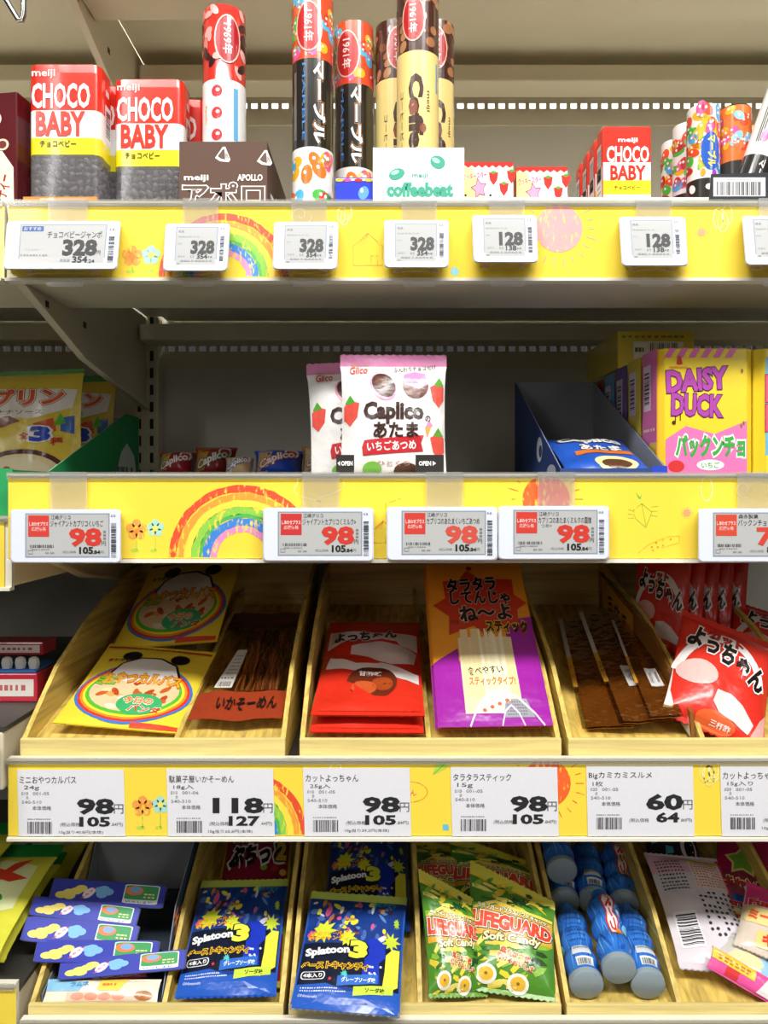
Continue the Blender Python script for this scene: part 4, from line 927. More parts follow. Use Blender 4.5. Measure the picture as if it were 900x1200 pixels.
# ------------------------------------------------------------------ wooden display trays
WOOD, WOODX = mat('#e4c566', 'wood'), mat('#ecd68a', 'wood_x')
ROW = {3: (-.2160, .240, -.2050, (HOR-888)*D/F-.007+.0003), 4: (-.4360, .240, -.4250, (HOR-1194)*D/F-.007+.0003)}
def fz(row, y): a, s, _, _ = ROW[row]; return a+s*y
def tray(label, row, x0, x1, divs, tall=False):
    a, s, lip, dk = ROW[row]; dz = lip+.205; th = .004; z0 = ZR(dk)
    r = thing('wooden_tray', label, 'tray', ((x0+x1)/2, .004, z0))
    top = [(.0095, lip-.0005), (.04, -.183+dz), (.073, -.160+dz), (.14, -.132+dz), (.218, -.108+dz), (.318, -.087+dz)]
    prof = [(.0095, z0), (.318, z0)]+[(y, ZR(z)) for y, z in top[::-1]]
    MB().box(x0, x1, .0056, .0093, z0, ZR(lip), WOODX).build('front_board', r, True, bevel=.0008)
    for xa in (x0, x1-th): MB().prism_x(prof, xa, xa+th, WOOD).build('side_panel', r, True)
    MB().box(x0, x1, .3185, .3225, z0, ZR(-.068+dz), WOODX).build('back_panel', r, True)
    MB().prism_x([(.0095, ZR(fz(row, .0095)-.003)), (.318, ZR(fz(row, .318)-.003)), (.318, ZR(fz(row, .318))), (.0095, ZR(fz(row, .0095)))], x0+th+.0002, x1-th-.0002, WOOD).build('base_panel', r, True)
    for xd in divs:
        if tall: pr = [(.0095, ZR(fz(row, .0095)))]+[(.318, ZR(fz(row, .318)))]+[(y, ZR(z)) for y, z in top[::-1]]
        else: pr = [(.0095, ZR(fz(row, .0095))), (.318, ZR(fz(row, .318))), (.318, ZR(fz(row, .318)+.02)), (.0095, ZR(lip-.0005))]
        MB().prism_x(pr, xd-th/2, xd+th/2, WOOD).build('divider', r, True)
    return r
KX = D/F
X = lambda px: (px-450)*KX
tray('wooden tray holding the panda sausage bags and the dried squid packet', 3, X(19.5), X(333), [X(203)])
tray('wooden tray holding the red squid bags and the orange cod stick bag', 3, X(350), X(660), [X(503)])
tray('wooden tray holding the flat brown squid sheets and the bulging red bags', 3, X(668), X(978), [X(829)], tall=True)
tray('lower wooden tray holding the blue carded packs and the leftmost splashy candy bag', 4, X(29), X(331), [X(189)], tall=True)
tray('lower wooden tray holding the second splashy candy bag and the green soft candy', 4, X(337), X(660), [X(493)], tall=True)
tray('lower wooden tray holding the blue bottles and the pink bags', 4, X(666), X(975), [X(801)], tall=True)

def fl(px, py, row, lift=0):
    a, s, _, _ = ROW[row]; k = (py-HOR)/F
    y = (-k*D-a-lift)/(k+s); return P(px, py, y)
def lay(row, BL, BR, TL, TR, lb=.006, lt=None):
    lt = lb if lt is None else lt
    return frame_from(fl(*BL, row, lb), fl(*BR, row, lb), fl(*TL, row, lt), fl(*TR, row, lt))

# panda sausage bags
def panda(A):
    rb = ('#3a78c8', '#d8352c', '#f0902c', '#f2e03a', '#5ab83a')
    for i, c in enumerate(rb): A.ell(.5, .36, .49-.022*i, .33-.018*i, c, 1+i*.5, 34)
    A.ell(.5, .37, .375, .24, '#e8c89a', 4, 30)
    rnd = random.Random(3)
    for i in range(26):
        a = rnd.uniform(0, 6.28); q = rnd.uniform(0, .85)**.5
        A.ell(.5+.32*q*math.cos(a), .33+.19*q*math.sin(a), .055, .025, rnd.choice(['#c8602c', '#e8a860', '#f2e2c8', '#b84a24', '#f0d8a0']), 4.5+.1*(i % 4), 10, rot=rnd.uniform(0, 3))
    A.poly([(.2, .52), (.26, .68), (.4, .77), (.58, .78), (.74, .70), (.82, .54), (.6, .46), (.4, .45)], '#efece6', 5)
    A.ell(.30, .80, .085, .07, '#1d1a1a', 4.6, 20); A.ell(.74, .795, .085, .07, '#1d1a1a', 4.6, 20); A.line([(.2, .53), (.26, .68), (.4, .77), (.58, .78), (.74, .70), (.82, .55)], .02, '#1d1a1a', 5.2)
    A.text('おやつカルパス', .52, .49, .66, .12, '#f0b02c', 8, bold=.05, out='#c8402c', ow=.05, rot=.03, arc=.15); A.text('ミニ', .22, .46, .16, .10, '#8ac83a', 8, bold=.05, out='#3a7a2a', ow=.04)
    A.ell(.60, .22, .19, .11, '#3fae6a', 6, 20); A.text('今日の', .58, .25, .24, .07, '#f0802c', 8, bold=.04, out='#f8f4e8', ow=.05); A.text('パンダ', .66, .17, .26, .06, '#d83a2c', 8, bold=.03, out='#f8f4e8', ow=.05)
    A.text('ヤガイ', .23, .73, .14, .045, '#2a2420', 6, bold=.03); A.poly([(.10, .74), (.13, .76), (.15, .74), (.13, .71)], '#d8302c', 6)
    A.rect(.02, .925, .98, .955, '#c03a24', 1); A.rect(.6, .012, .98, .05, '#d8482c', 2)
    for i in range(9): A.ell(.3+.05*i, .94, .008, .007, '#f0d03a', 2, 6)
M, w, h = lay(3, (68, 862), (200, 846), (126, 786), (249, 737), .009, .022)
pb = bag('panda_snack_bag', 'yellow rainbow sausage bag lying at the front of the left tray', 'snack bag', M, w, h, .011, '#f0d23c', panda, st=.03, sb=.02, seed=11, zig=False, pinch=.02, wr=.5, group='panda sausage bags')
M2, w2, h2 = frame_from(P(134, 770, .15), P(250, 744, .15), P(174, 660, .285), P(291, 652, .285))
dup(pb, M2 @ Matrix.Diagonal((w2/w, 1, h2/h, 1)), 'yellow rainbow sausage bag in the shade behind the front one')

# dried squid packet: clear film, brown header, strands, reddish lower band
M, w, h = lay(3, (224, 846), (327, 847), (270, 722), (358, 720), .011, .013)
r = thing('dried_squid_packet', 'clear packet of brown dried squid strands lying alone in its compartment', 'snack bag', M)
def fs(u, v): return Vector(((u-.5)*w, -.002-.003*math.sin(math.pi*u)*math.sin(math.pi*v), v*h))
q = MB().grid(lambda u, v: fs(u, v), 10, 14, mat('#f4ead8', 'clearfilm')); q.build('clear_pouch', r, smooth=True)
for nm, v0, v1, c in (('header_band', .80, 1, '#4a1f14'), ('lower_band', 0, .2, '#9a3c20')):
    sg = lambda u, v: fs(u, v)+Vector((0, -.0006-.0012*noise.noise(Vector((u*5, v*3, 2))), .002*math.sin(u*9)))
    MB().grid(sg, 14, 5, mat(c, 'film'), v0=v0, v1=v1).build(nm, r, smooth=True)
A = Art(lambda u, v, o: fs(u, v)+Vector((0, -.0018-o, .002*math.sin(u*9))), off=.0002); A.text('いかそーめん', .58, .105, .66, .085, '#1d0e0a', bold=.02); A.text('いかそーめん', .55, .87, .6, .06, '#8a3a20', bold=.03); A.build('printed_lettering', r)
rnd = random.Random(7); st_ = MB()
for i in range(34):
    x0_ = rnd.uniform(.38, .92); pts = [Vector(((x0_-.5+.03*math.sin(j*.9+i))*w+rnd.uniform(-.001, .001), -.0006-.003*math.sin(j*.5)-rnd.uniform(0, .002), (.22+.58*j/7)*h)) for j in range(8)]
    st_.tube(pts, .0013, mat(rnd.choice(['#6a3a1c', '#8a5226', '#4f2a14']), 'gloss'), 5)
so = st_.build('squid_strands', r, smooth=True); so['kind'] = 'stuff'
A = Art(lambda u, v, o: Vector(((u-.5)*w, -.0055-o, v*h)), off=.0002); A.poly([(.16, .22), (.36, .22), (.40, .56), (.28, .56)], '#d8d4cc', 0); A.dashes(.2, .30, .35, .012, '#6a665e', 4, 3, l=1); A.bars(.19, .23, .34, .27, '#2a2824', 4, 14, l=1)
for i in range(6): A.dashes(.24+.01*i, .34+i*.032, .36+.004*i, .01, '#8a867e', 5, i, l=1)
A.build('barcode_label', r)

# red sweet vinegar squid bags
def yot_flat(A):
    Wt = '#efe6e2'
    A.poly([(.03, .84), (.97, .80), (.97, .60), (.6, .72), (.3, .74), (.03, .62)], Wt, 1); A.poly([(.1, .62), (.3, .72), (.75, .70), (.9, .55), (.6, .50), (.3, .5), (.12, .53)], '#d8301f', 2)
    A.poly([(.08, .52), (.35, .44), (.6, .46), (.97, .36), (.97, .26), (.75, .30), (.4, .36), (.05, .40)], Wt, 2)
    A.poly([(.28, .64), (.5, .70), (.78, .66), (.96, .58), (.93, .46), (.7, .44), (.5, .5), (.28, .55)], '#e8d8d2', 3)
    A.text('よっちゃん', .42, .765, .66, .11, '#1d1716', 6, bold=.05, out='#f2ece8', ow=.05, rot=.08, asp=1.2)
    A.ell(.52, .26, .24, .15, '#6a2c18', 3.5, 22); A.ell(.45, .2, .12, .06, '#c85a2c', 3.8, 14); A.ell(.62, .24, .1, .06, '#a8481f', 3.8, 14); A.text('甘酢味', .5, .335, .22, .05, '#f6ece4', 6, bold=.04)
    A.poly([(.05, .28), (.3, .25), (.55, .13), (.97, .12), (.97, .03), (.05, .03)], '#d6301e', 4.2)
M, w, h = lay(3, (366, 838), (496, 840), (387, 726), (492, 734), .0215, .0215)
yb = bag('squid_snack_bag', 'red and white sweet vinegar squid bag lying on top in its compartment', 'snack bag', M, w, h, .010, '#d8321f', yot_flat, st=.04, sb=.03, seed=12, zig=False, pinch=.02, wr=.9, group='sweet vinegar squid bags')
M2, _, _ = lay(3, (367, 859), (492, 859), (391, 742), (486, 742), .0085, .0085)
dup(yb, M2, 'red and white sweet vinegar squid bag lying underneath the top one')

# orange and purple cod stick bags
def tara(A):
    OR = '#f0a02c'
    A.rect(.0, .0, 1, .34, '#9a1f9c', 1); A.poly([(0, .34), (.24, .42), (.24, .2), (0, .2)], '#9a1f9c', 1.5); A.poly([(.72, .58), (1, .62), (1, .2), (.72, .2)], '#9a1f9c', 1.5)
    A.poly([(.04, .70), (.17, .74), (.16, .86), (.32, .86), (.42, .94), (.55, .87), (.88, .87), (.87, .76), (.985, .71), (.88, .66), (.86, .56), (.62, .56), (.55, .47), (.42, .55), (.17, .50), (.19, .62)], '#cc3a22', 2)
    K = '#15110f'
    A.text('タラタラ', .45, .83, .50, .095, K, 6, bold=.05, out='#e8dcd0', ow=.025, rot=.08, asp=1.7); A.text('してんじゃ', .52, .735, .60, .085, K, 6, bold=.045, out='#e8dcd0', ow=.025, rot=.0, asp=1.7); A.text('ね〜よ', .55, .635, .50, .095, K, 6, bold=.045, out='#e8dcd0', ow=.025, rot=.06, asp=1.7)
    A.text('スティック', .74, .545, .40, .072, K, 8, bold=.05, out='#f2c83a', ow=.07, out2='#a03a2a', ow2=.11); A.text('珍味', .24, .58, .08, .03, '#4a1a14', 4)
    A.rect(.25, .06, .76, .48, '#e9d9ac', 3)
    rnd = random.Random(5)
    for i in range(11):
        x = .27+.045*i; a = rnd.uniform(-.02, .02); A.poly([(x, .14), (x+.035, .14), (x+.035+a, .53 if i < 9 else .47), (x+a, .53 if i < 9 else .47)], rnd.choice(['#f0e4bc', '#f4ecc8', '#e6d49c']), 3.6 if i % 2 else 3.3) if x+.035 < .76 else None
    A.text('食べやすい', .47, .285, .33, .045, K, 6, bold=.01, rot=.08, asp=1.7); A.text('スティックタイプ!', .52, .225, .42, .045, '#e8702c', 6, bold=.03, out='#f6e8b0', ow=.03)
    A.poly([(.33, .06), (.42, .14), (.55, .17), (.68, .13), (.76, .06)], '#d8d0cc', 4)
    for i in range(4): A.ell(.42+.07*i, .085+.016*i, .035, .022, '#efe8e4', 5, 12); A.ell(.42+.07*i, .075+.016*i, .02, .01, '#d86a3a', 5.5, 8)
    A.poly([(.58, .04), (.86, .04), (.80, .13), (.62, .13)], '#9a9aa2', 4.5)
    for i in range(5): A.dashes(.62, .055+.015*i, .80, .006, '#6a6a72', 8, i, l=5)
    A.line([(.28, .0), (.36, .09), (.46, .155), (.58, .175), (.72, .14), (.86, .06), (.93, .0)], .012, '#f2d8f0', 6); A.line([(.56, .0), (.60, .07), (.66, .10), (.72, .06), (.76, .0)], .01, '#f2d8f0', 6)
    A.ell(.45, .955, .03, .016, '#7a3a1a', 3, 12)
M, w, h = frame_from(fl(512, 852, 3, .0135), fl(650, 852, 3, .0135), P(496, 662, .165), P(611, 660, .165)); w *= .965
tb_ = bag('cod_stick_bag', 'orange and purple cod stick bag lying on top of its pile', 'snack bag', M, w, h, .008, '#f0a02c', tara, st=.02, sb=.02, seed=14, zig=False, pinch=.0, wr=.35, group='cod stick bags')
dup(tb_, M @ Matrix.Translation(Vector((-.002, .0088, .004))), 'orange and purple cod stick bag lying underneath the top one')

# flat squid sheets in clear packs
def squid_sheet(label, row, BL, BR, TL, TR, lb, lt, roll, seed, sticker=True):
    M, w, h = lay(row, BL, BR, TL, TR, lb, lt); M = M @ Matrix.Rotation(roll, 4, 'Z')
    r = thing('squid_sheet_pack', label, 'snack pack', M, 'flat squid sheet packs'); rnd = random.Random(seed)
    q = lambda u, v: Vector(((u-.5)*w, .0006*math.sin(v*7+seed)+.0012*noise.noise(Vector((u*4, v*6, seed))), v*h))
    m = MB(); fr_ = lambda s: (lambda u, v: q(u, v)+Vector((0, s*.0011, 0)))
    m.grid(fr_(-1), 10, 18, mat('#a06628', 'amber'), .10, .97, .02, .95); m.grid(fr_(1), 10, 18, mat('#a06628', 'amber'), .10, .97, .02, .95, flip=True); m.build('squid_sheet', r, smooth=True, angle=2.6)
    m = MB(); m.grid(lambda u, v: q(u, v)+Vector((0, -.0024, 0)), 8, 12, mat('#efe0c0', 'clearfilm')); m.build('clear_pouch', r, smooth=True)
    E_ = lambda u, v, o: q(u, v)+Vector((0, -.0028-o, 0))
    A = Art(E_, .12, .08, off=.0002); A.rect(.0, .42, .10, .97, '#cfc8bc', 0); A.rect(.0, .30, .10, .56, '#c8922a', 1); A.text('ミカミ', .05, .43, .2, .03, '#2a1c10', 2, rot=1.57, asp=2.2, bold=.03); A.build('edge_print', r)
    if sticker:
        A = Art(E_, .12, .08, off=.0003); A.poly([(.46, .26), (.84, .25), (.80, .42), (.44, .43)], '#d6d4d2', 0); A.bars(.5, .29, .78, .39, '#2a2826', seed, 18, l=1); A.build('barcode_label', r)
    return r
squid_sheet('flat brown squid sheet pack, leftmost of the three in the tray', 3, (686, 856), (742, 856), (654, 726), (700, 722), .007, .011, -.12, 3, False)
squid_sheet('flat brown squid sheet pack in the middle with a white edge strip', 3, (730, 850), (786, 850), (676, 717), (726, 715), .014, .020, -.12, 4)
squid_sheet('flat brown squid sheet pack, the rightmost, beside the divider', 3, (766, 844), (796, 844), (718, 730), (744, 722), .021, .028, -.15, 5)
r = thing('snack_pack', 'narrow pack with orange printed edge standing against the divider', 'snack pack', P(815, 862, .02))
dx = X(829)-.0035
pk = [(.016, fz(3, .016)+.0008), (.30, fz(3, .30)+.0008), (.30, fz(3, .3)+.046), (.12, fz(3, .12)+.052), (.02, fz(3, .02)+.024)]
MB().prism_x([(y, ZR(z)) for y, z in pk], dx-.003, dx, mat('#8a5a24', 'gloss')).build('squid_sheet', r, True)
A = Art(lambda u, v, o: Vector((dx-.003-o, u, ZR(fz(3, u))+v)), off=.0003); A.poly([(.17, .01), (.28, .012), (.29, .045), (.17, .046)], '#d89a2c', 0); A.text('ミカミ', .225, .026, .07, .018, '#22160e', 1, bold=.03); A.build('edge_print', r, True)
A = Art(lambda u, v, o: Vector((dx-.003-o, u, ZR(fz(3, u))+v)), off=.0003); A.poly([(.018, .004), (.05, .004), (.046, .028), (.022, .018)], '#eceae6', 0); A.build('white_corner_label', r, True)

# bulging red squid bags
def yot(A):
    Wt = '#f2ecea'
    A.band(.46, .28, .42, .50, 20, 165, Wt, 1, 26, ry=1.08); A.poly([(.0, .45), (.02, .2), (.12, .02), (.0, .02)], Wt, 1)
    A.text('カット', .46, .775, .34, .085, '#c42a1c', 7, bold=.05, out='#3a0f0c', ow=.035, rot=-.1); A.text('よっちゃん', .5, .63, .84, .2, '#17120f', 7, bold=.05, out='#f4eeea', ow=.06, rot=-.3)
    A.ell(.22, .40, .20, .11, '#e6b4ae', 3, 20); A.poly([(.44, .30), (.58, .31), (.72, .26), (.86, .16), (.82, .08), (.66, .12), (.5, .14), (.42, .2)], '#dcd4d2', 4)
    A.ell(.5, .07, .2, .07, '#e0602c', 3, 16); A.text('三杯酢', .55, .06, .2, .035, '#f6ece4', 7, bold=.02); A.poly([(.82, .02), (.92, .22), (.985, .3), (.985, .02)], '#e0a8a2', 2)
M, w, h = lay(3, (779, 860), (888, 860), (802, 742), (903, 730), .007, .065)
yr = bag('squid_snack_bag', 'bulging red squid snack bag with black lettering at the front right', 'snack bag', M, w, h, .030, '#d83022', yot, st=.05, sb=.04, seed=15, group='bulging red squid bags')
M2, _, _ = lay(3, (858, 812), (950, 808), (866, 712), (955, 700), .008, .05)
dup(yr, M2, 'bulging red squid snack bag cut off by the right edge')
for i, nm in enumerate(('nearest', 'second', 'third', 'fourth', 'fifth and darkest')):
    p = fl(790+i*28, 778-i*6, 3, .0)
    b0 = Vector((X(829)+.020+i*.0165, .17+i*.004, ZR(fz(3, .17)+.009)))
    M3 = Matrix.Translation(b0) @ Matrix.Rotation(math.radians(-42), 4, 'Z') @ Matrix.Rotation(math.radians(-8), 4, 'X') @ Matrix.Scale(.86, 4)
    Mx = M3 @ Matrix.Diagonal((.8, .34, 1, 1))
    dup(yr, Mx, 'red squid snack bag standing in the row at the back, %s' % nm)

# ------------------------------------------------------------------ bottom row: blue carded chocolate packs in a carton
cx0, cx1 = X(29)+.0055, X(189)-.0035
r = thing('display_carton', 'dark blue open carton with grey inside holding the blue carded packs', 'carton', ((cx0+cx1)/2, .03, ZR(fz(4, .03))))
O, I = mat('#27415f', 'paper'), mat('#8d9096', 'paper')
for xa, oi in ((cx0, -1), (cx1-.0012, 1)):
    pr = [(.018, fz(4, .018)+.0006), (.145, fz(4, .145)+.0006), (.145, -.340), (.06, -.372), (.018, -.425)] if oi > 0 else [(.018, fz(4, .018)+.0006), (.145, fz(4, .145)+.0006), (.145, -.345), (.11, -.39), (.018, -.425)]
    MB().prism_x([(y, ZR(z)) for y, z in pr], xa, xa+.0006, O if oi < 0 else I).prism_x([(y, ZR(z)) for y, z in pr], xa+.0006, xa+.0012, I if oi < 0 else O).build('side_panel', r, True)
MB().box(cx0, cx1, .1455, .1467, ZR(fz(4, .147)+.0006), ZR(-.333), I).build('back_panel', r, True)
MB().prism_x([(y, ZR(fz(4, y)+e)) for y, e in ((.018, .0004), (.145, .0004), (.145, .0012), (.018, .0012))], cx0+.0013, cx1-.0013, mat('#2a3442', 'paper')).build('base', r, True)
A = Art(lambda u, v, o: Vector((cx1+o, u, ZR(v))), off=.0002); A.text('チョコ', .075, -.385, .05, .02, '#d8742c', bold=.04); A.build('side_print', r, True)
def blue_card(A):
    for cx, cy, c in ((.10, .30, '#f0dc6a'), (.16, .42, '#f0dc6a'), (.22, .5, '#f0dc6a'), (.17, .28, '#f0dc6a'), (.26, .62, '#f0dc6a')): A.ell(cx, cy, .055, .16, c, 1+cx, 14)
    A.ell(.335, .45, .045, .25, '#f2e4ec', 2, 18, rot=-.1); A.text('けろっと', .335, .46, .2, .07, '#c8327a', 4, rot=1.0, asp=.3, bold=.04)
    for cx, cy in ((.45, .42), (.5, .55), (.46, .65), (.43, .6)): A.ell(cx, cy, .05, .16, '#7ab8ec', 1+cx, 14)
    A.poly(rrect(.64, .12, .95, .95, .05), '#e8ecec', 2); A.poly(rrect(.65, .30, .94, .92, .05), '#2f9a52', 3); A.ell(.73, .68, .08, .2, '#e87a3a', 4, 16); A.ell(.74, .72, .05, .13, '#7aa8dc', 4.5, 14); A.dashes(.82, .55, .93, .06, '#e8e2a0', 3, 2, l=4); A.dashes(.82, .42, .93, .06, '#e8e2a0', 3, 3, l=4); A.text('いっしょに', .79, .2, .24, .10, '#2a5ab0', 4, bold=.02)
def carded(label, yb, BL, BR, TL, TR, dy, seed):
    M, w, h = frame_from(P(*BL, yb), P(*BR, yb), P(*TL, yb+dy), P(*TR, yb+dy), 'x')
    r = thing('carded_candy_pack', label, 'candy pack', M, 'blue carded packs')
    MB().prism_y([((a-.5)*w, b*h) for a, b in rrect(0, 0, 1, 1, .08)], 0, .0008, mat('#1c2ca8', 'print')).build('header_card', r)
    MB().prism_y([((a-.5)*w, b*h) for a, b in rrect(-.008, -.025, 1.008, 1.025, .08)], .0008, .0011, mat('#4a4d5e', 'paper')).build('card_rim', r)
    A = Art(lambda u, v, o: Vector(((u-.5)*w, -o, v*h)), off=.0002, step=.00006, kind='print'); blue_card(A); A.build('card_print', r)
    S = bag_surface(w*.62, .05, .009, .05, .05, seed, 1.4)
    q = MB(); tr = lambda p: Vector((p.x+.016, .002+.75*p.z, h*.8-p.y*.8-.05*p.z))
    q.grid(lambda u, v: tr(S(u, v, 0)), 12, 10, mat('#3a3036', 'film')); q.grid(lambda u, v: tr(S(u, v, 0, -1)), 12, 10, mat('#3a3036', 'film'), flip=True); q.build('dark_pouch', r, smooth=True, angle=2.6)
    return r
carded('blue carded candy pack on top at the back of the stack', .062, (58, 1054), (188, 1066), (66, 1031), (200, 1037), .012, 1)
carded('blue carded candy pack, second from the top of the stack', .051, (34, 1072), (158, 1086), (42, 1050), (166, 1064), .010, 2)
carded('blue carded candy pack jutting out furthest left, third of the stack', .036, (24, 1102), (156, 1113), (36, 1074), (168, 1086), .012, 3)
carded('blue carded candy pack, fourth of the stack, above the lowest', .028, (38, 1127), (184, 1129), (50, 1102), (190, 1103), .009, 4)
carded('lowest blue carded candy pack, tilted up towards the right', .021, (68, 1148), (216, 1136), (76, 1126), (222, 1112), .009, 5)
def pale(A):
    A.poly([(.0, .5), (.3, .45), (.4, 1), (.0, 1)], '#8ac0e0', 1); A.poly([(.48, 1), (.72, 1), (.66, .5), (.46, .5)], '#f0d85a', 1); A.poly([(.2, .1), (.9, .1), (.9, .42), (.2, .42)], '#f0c8b0', 1)
    for x in (.3, .42, .54, .66): A.ell(x, .26, .06, .14, '#e89a80', 2, 14)
    A.ell(.88, .3, .08, .2, '#b0703a', 3, 14); A.dashes(.5, .75, .64, .1, '#e8803a', 4, 2, l=3); A.text('ラムネ', .3, .75, .16, .2, '#4a8ac0', 3, bold=.03)
M, w, h = frame_from(P(47, 1177, .0135), P(186, 1177, .0135), P(49, 1150, .026), P(178, 1150, .026), 'x')
bag('snack_bag', 'pale cream bag with pink and blue print lying below the blue carded packs', 'snack bag', M, w, h, .008, '#efe2c8', pale, st=.04, sb=.03, seed=22, zig=False, pinch=.02)
def maro(A): A.text('ぷちっと', .5, .5, .8, .5, '#f0e0e4', 4, bold=.05)
M, w, h = frame_from(P(100, 1152, .029), P(172, 1146, .029), P(102, 1138, .037), P(174, 1128, .037), 'x')
bag('snack_bag', 'small maroon pack with white lettering wedged under the lowest blue card', 'snack bag', M, w, h, .003, '#8a1f3a', maro, st=.03, sb=.03, seed=23, zig=False, nu=10, nv=8)

# maroon chewy candy bag and splashy candy bags
def puchi(A):
    A.rect(.03, .03, .97, .97, '#8c1c34', 1); A.text('ぷちっと', .5, .82, .78, .14, '#1d1416', 6, bold=.06, out='#f4eeea', ow=.10, rot=.03); A.text('もっちりジューシー', .38, .935, .56, .03, '#f0d8d8', 5, bold=.02)
    A.text('2', .86, .84, .12, .13, '#d8b04a', 7, bold=.06, out='#3a1a14', ow=.05); A.ell(.68, .945, .12, .04, '#5a2a5a', 2, 16)
    for p, c in (((.62, .72), '#8ab83a'), ((.78, .71), '#c83a3a'), ((.93, .55), '#c85a8a'), ((.94, .3), '#8ab83a'), ((.9, .68), '#e8c84a')): A.ell(p[0], p[1], .05, .025, c, 3, 12)
M, w, h = lay(4, (240, 1160), (324, 1160), (262, 978), (348, 978), .0075, .014)
bag('chewy_candy_bag', 'maroon chewy candy bag with a yellow edge behind the leftmost splashy bag', 'candy bag', M, w, h, .008, '#b8b03a', puchi, st=.02, sb=.02, seed=24, zig=False, pinch=.01, wr=.5)
def splat(A):
    N = '#12285c'; rnd = random.Random(9)
    A.rect(.02, .05, .98, .93, '#1a3c86', 1); A.rect(.02, .16, .98, .5, '#121a30', 2); A.poly([(.02, .0), (.98, .0), (.98, .16), (.5, .13), (.3, .18), (.02, .17)], '#2257b8', 3)
    C = ['#8a4a3a', '#d8d8dc', '#5a8ac8', '#c88a4a', '#3a2a4a', '#d85a8a', '#4a6ab0', '#a86a5a', '#e8e040', '#2a4a9a']
    for i in range(70):
        x, y = rnd.uniform(.06, .84), rnd.uniform(.56, .90); a = rnd.uniform(0, 3)
        A.ell(x, y, rnd.uniform(.02, .065), rnd.uniform(.01, .03), rnd.choice(C), 3+.04*i, 9, rot=a)
    def blot(cx, cy, r, c, l, n=9, ru=1):
        p = []
        for i in range(2*n):
            q = r*(rnd.uniform(.9, 1.25) if i % 2 == 0 else rnd.uniform(.5, .7)); a = math.pi*i/n; p.append((min(.98, max(.02, cx+q*math.cos(a)*1.2*ru)), cy+q*math.sin(a)))
        A.poly(p, c, l)
    blot(.20, .60, .10, '#d8e03a', 6.5); blot(.45, .54, .07, '#d8e03a', 6.5); blot(.88, .56, .07, '#c8d83a', 6); blot(.92, .72, .05, '#a8c83a', 6, ru=.5)
    A.poly([(.62, .47), (.66, .56), (.74, .57), (.82, .52), (.84, .42), (.78, .36), (.80, .2), (.62, .2), (.64, .36)], '#1f38b8', 7); A.poly([(.84, .44), (.9, .5), (.97, .5), (.97, .2), (.82, .12), (.84, .3)], '#e8e44a', 7.2)
    for i in range(9): A.ell(rnd.uniform(.64, .8), rnd.uniform(.22, .36), .012, .01, '#dfe6f4', 7.6, 8)
    A.text('Splatoon', .27, .425, .42, .075, '#eef0f2', 9, bold=.05, out='#14151c', ow=.06, rot=.12, asp=1.3); A.text('3', .57, .455, .13, .125, '#dfe84a', 9, bold=.07, out='#14151c', ow=.04)
    A.text('ペーストキャンディ', .36, .315, .64, .055, '#14110c', 9, bold=.015, out='#f0c030', ow=.10); A.text('2種のフレーバー', .25, .575, .36, .035, '#f0a828', 9, bold=.03); A.text('噛むキャンディ', .26, .535, .4, .04, '#f0a828', 9, bold=.04)
    A.poly(rrect(.045, .205, .28, .265, .028), '#eef0f2', 7); A.poly(rrect(.055, .21, .27, .26, .024), '#14151c', 7.5); A.text('4本入り', .162, .235, .18, .032, '#eef0f2', 9, bold=.04)
    A.poly([(.40, .16), (.78, .20), (.78, .27), (.40, .235)], '#2f6cc8', 7.8); A.text('グレープソーダ味', .6, .215, .32, .035, '#f0f4fa', 9, bold=.03, rot=.06, asp=1.3)
    A.poly([(.56, .10), (.93, .135), (.93, .20), (.56, .165)], '#c8e04a', 8.2); A.text('ソーダ味', .76, .15, .18, .035, '#1d2410', 9, bold=.03, rot=.06, asp=1.3)
    blot(.46, .25, .03, '#5ac8c8', 7.9); blot(.33, .21, .014, '#d83a4a', 7.9); A.text('冒険フェリ', .78, .885, .22, .045, '#3ac0d8', 8, bold=.02)
    A.dashes(.06, .145, .42, .008, '#dfe4ee', 16, 3, l=7); A.dashes(.06, .125, .5, .008, '#dfe4ee', 20, 4, l=7); A.text('©Nintendo', .14, .09, .18, .022, '#dfe4ee', 7)
M, w, h = lay(4, (206, 1168), (322, 1168), (236, 1032), (339, 1032), .0135, .028)
sp = bag('splashy_candy_bag', 'blue and yellow ink splash candy bag, leftmost, behind the front board', 'candy bag', M, w, h, .012, '#2a5ab8', splat, top='#b8c85a', bot='#2a62c8', st=.07, sb=.03, seed=26, wr=.8, group='ink splash candy bags', pinch=.02)
M, w2, h2 = frame_from(P(337, 1187, -.010), P(470, 1187, -.010), fl(366, 1048, 4, .036), fl(476, 1050, 4, .036))
S2 = Matrix.Diagonal((w2/w, 1, h2/h, 1))
sp2 = dup(sp, M @ S2, 'blue and yellow ink splash candy bag with its silver seal over the front board')
for ch in ALL:
    if ch.parent is sp2 and ch.name.startswith('bottom_seal'):
        ch.data = ch.data.copy(); ch.data.materials.clear(); ch.data.materials.append(mat('#c9ccd2', 'foil'))
M, w3, h3 = lay(4, (378, 1090), (480, 1090), (388, 972), (478, 972), .012, .02)
dup(sp, M @ Matrix.Diagonal((w3/w, 1, h3/h, 1)), 'blue and yellow ink splash candy bag in the shade behind the middle one')

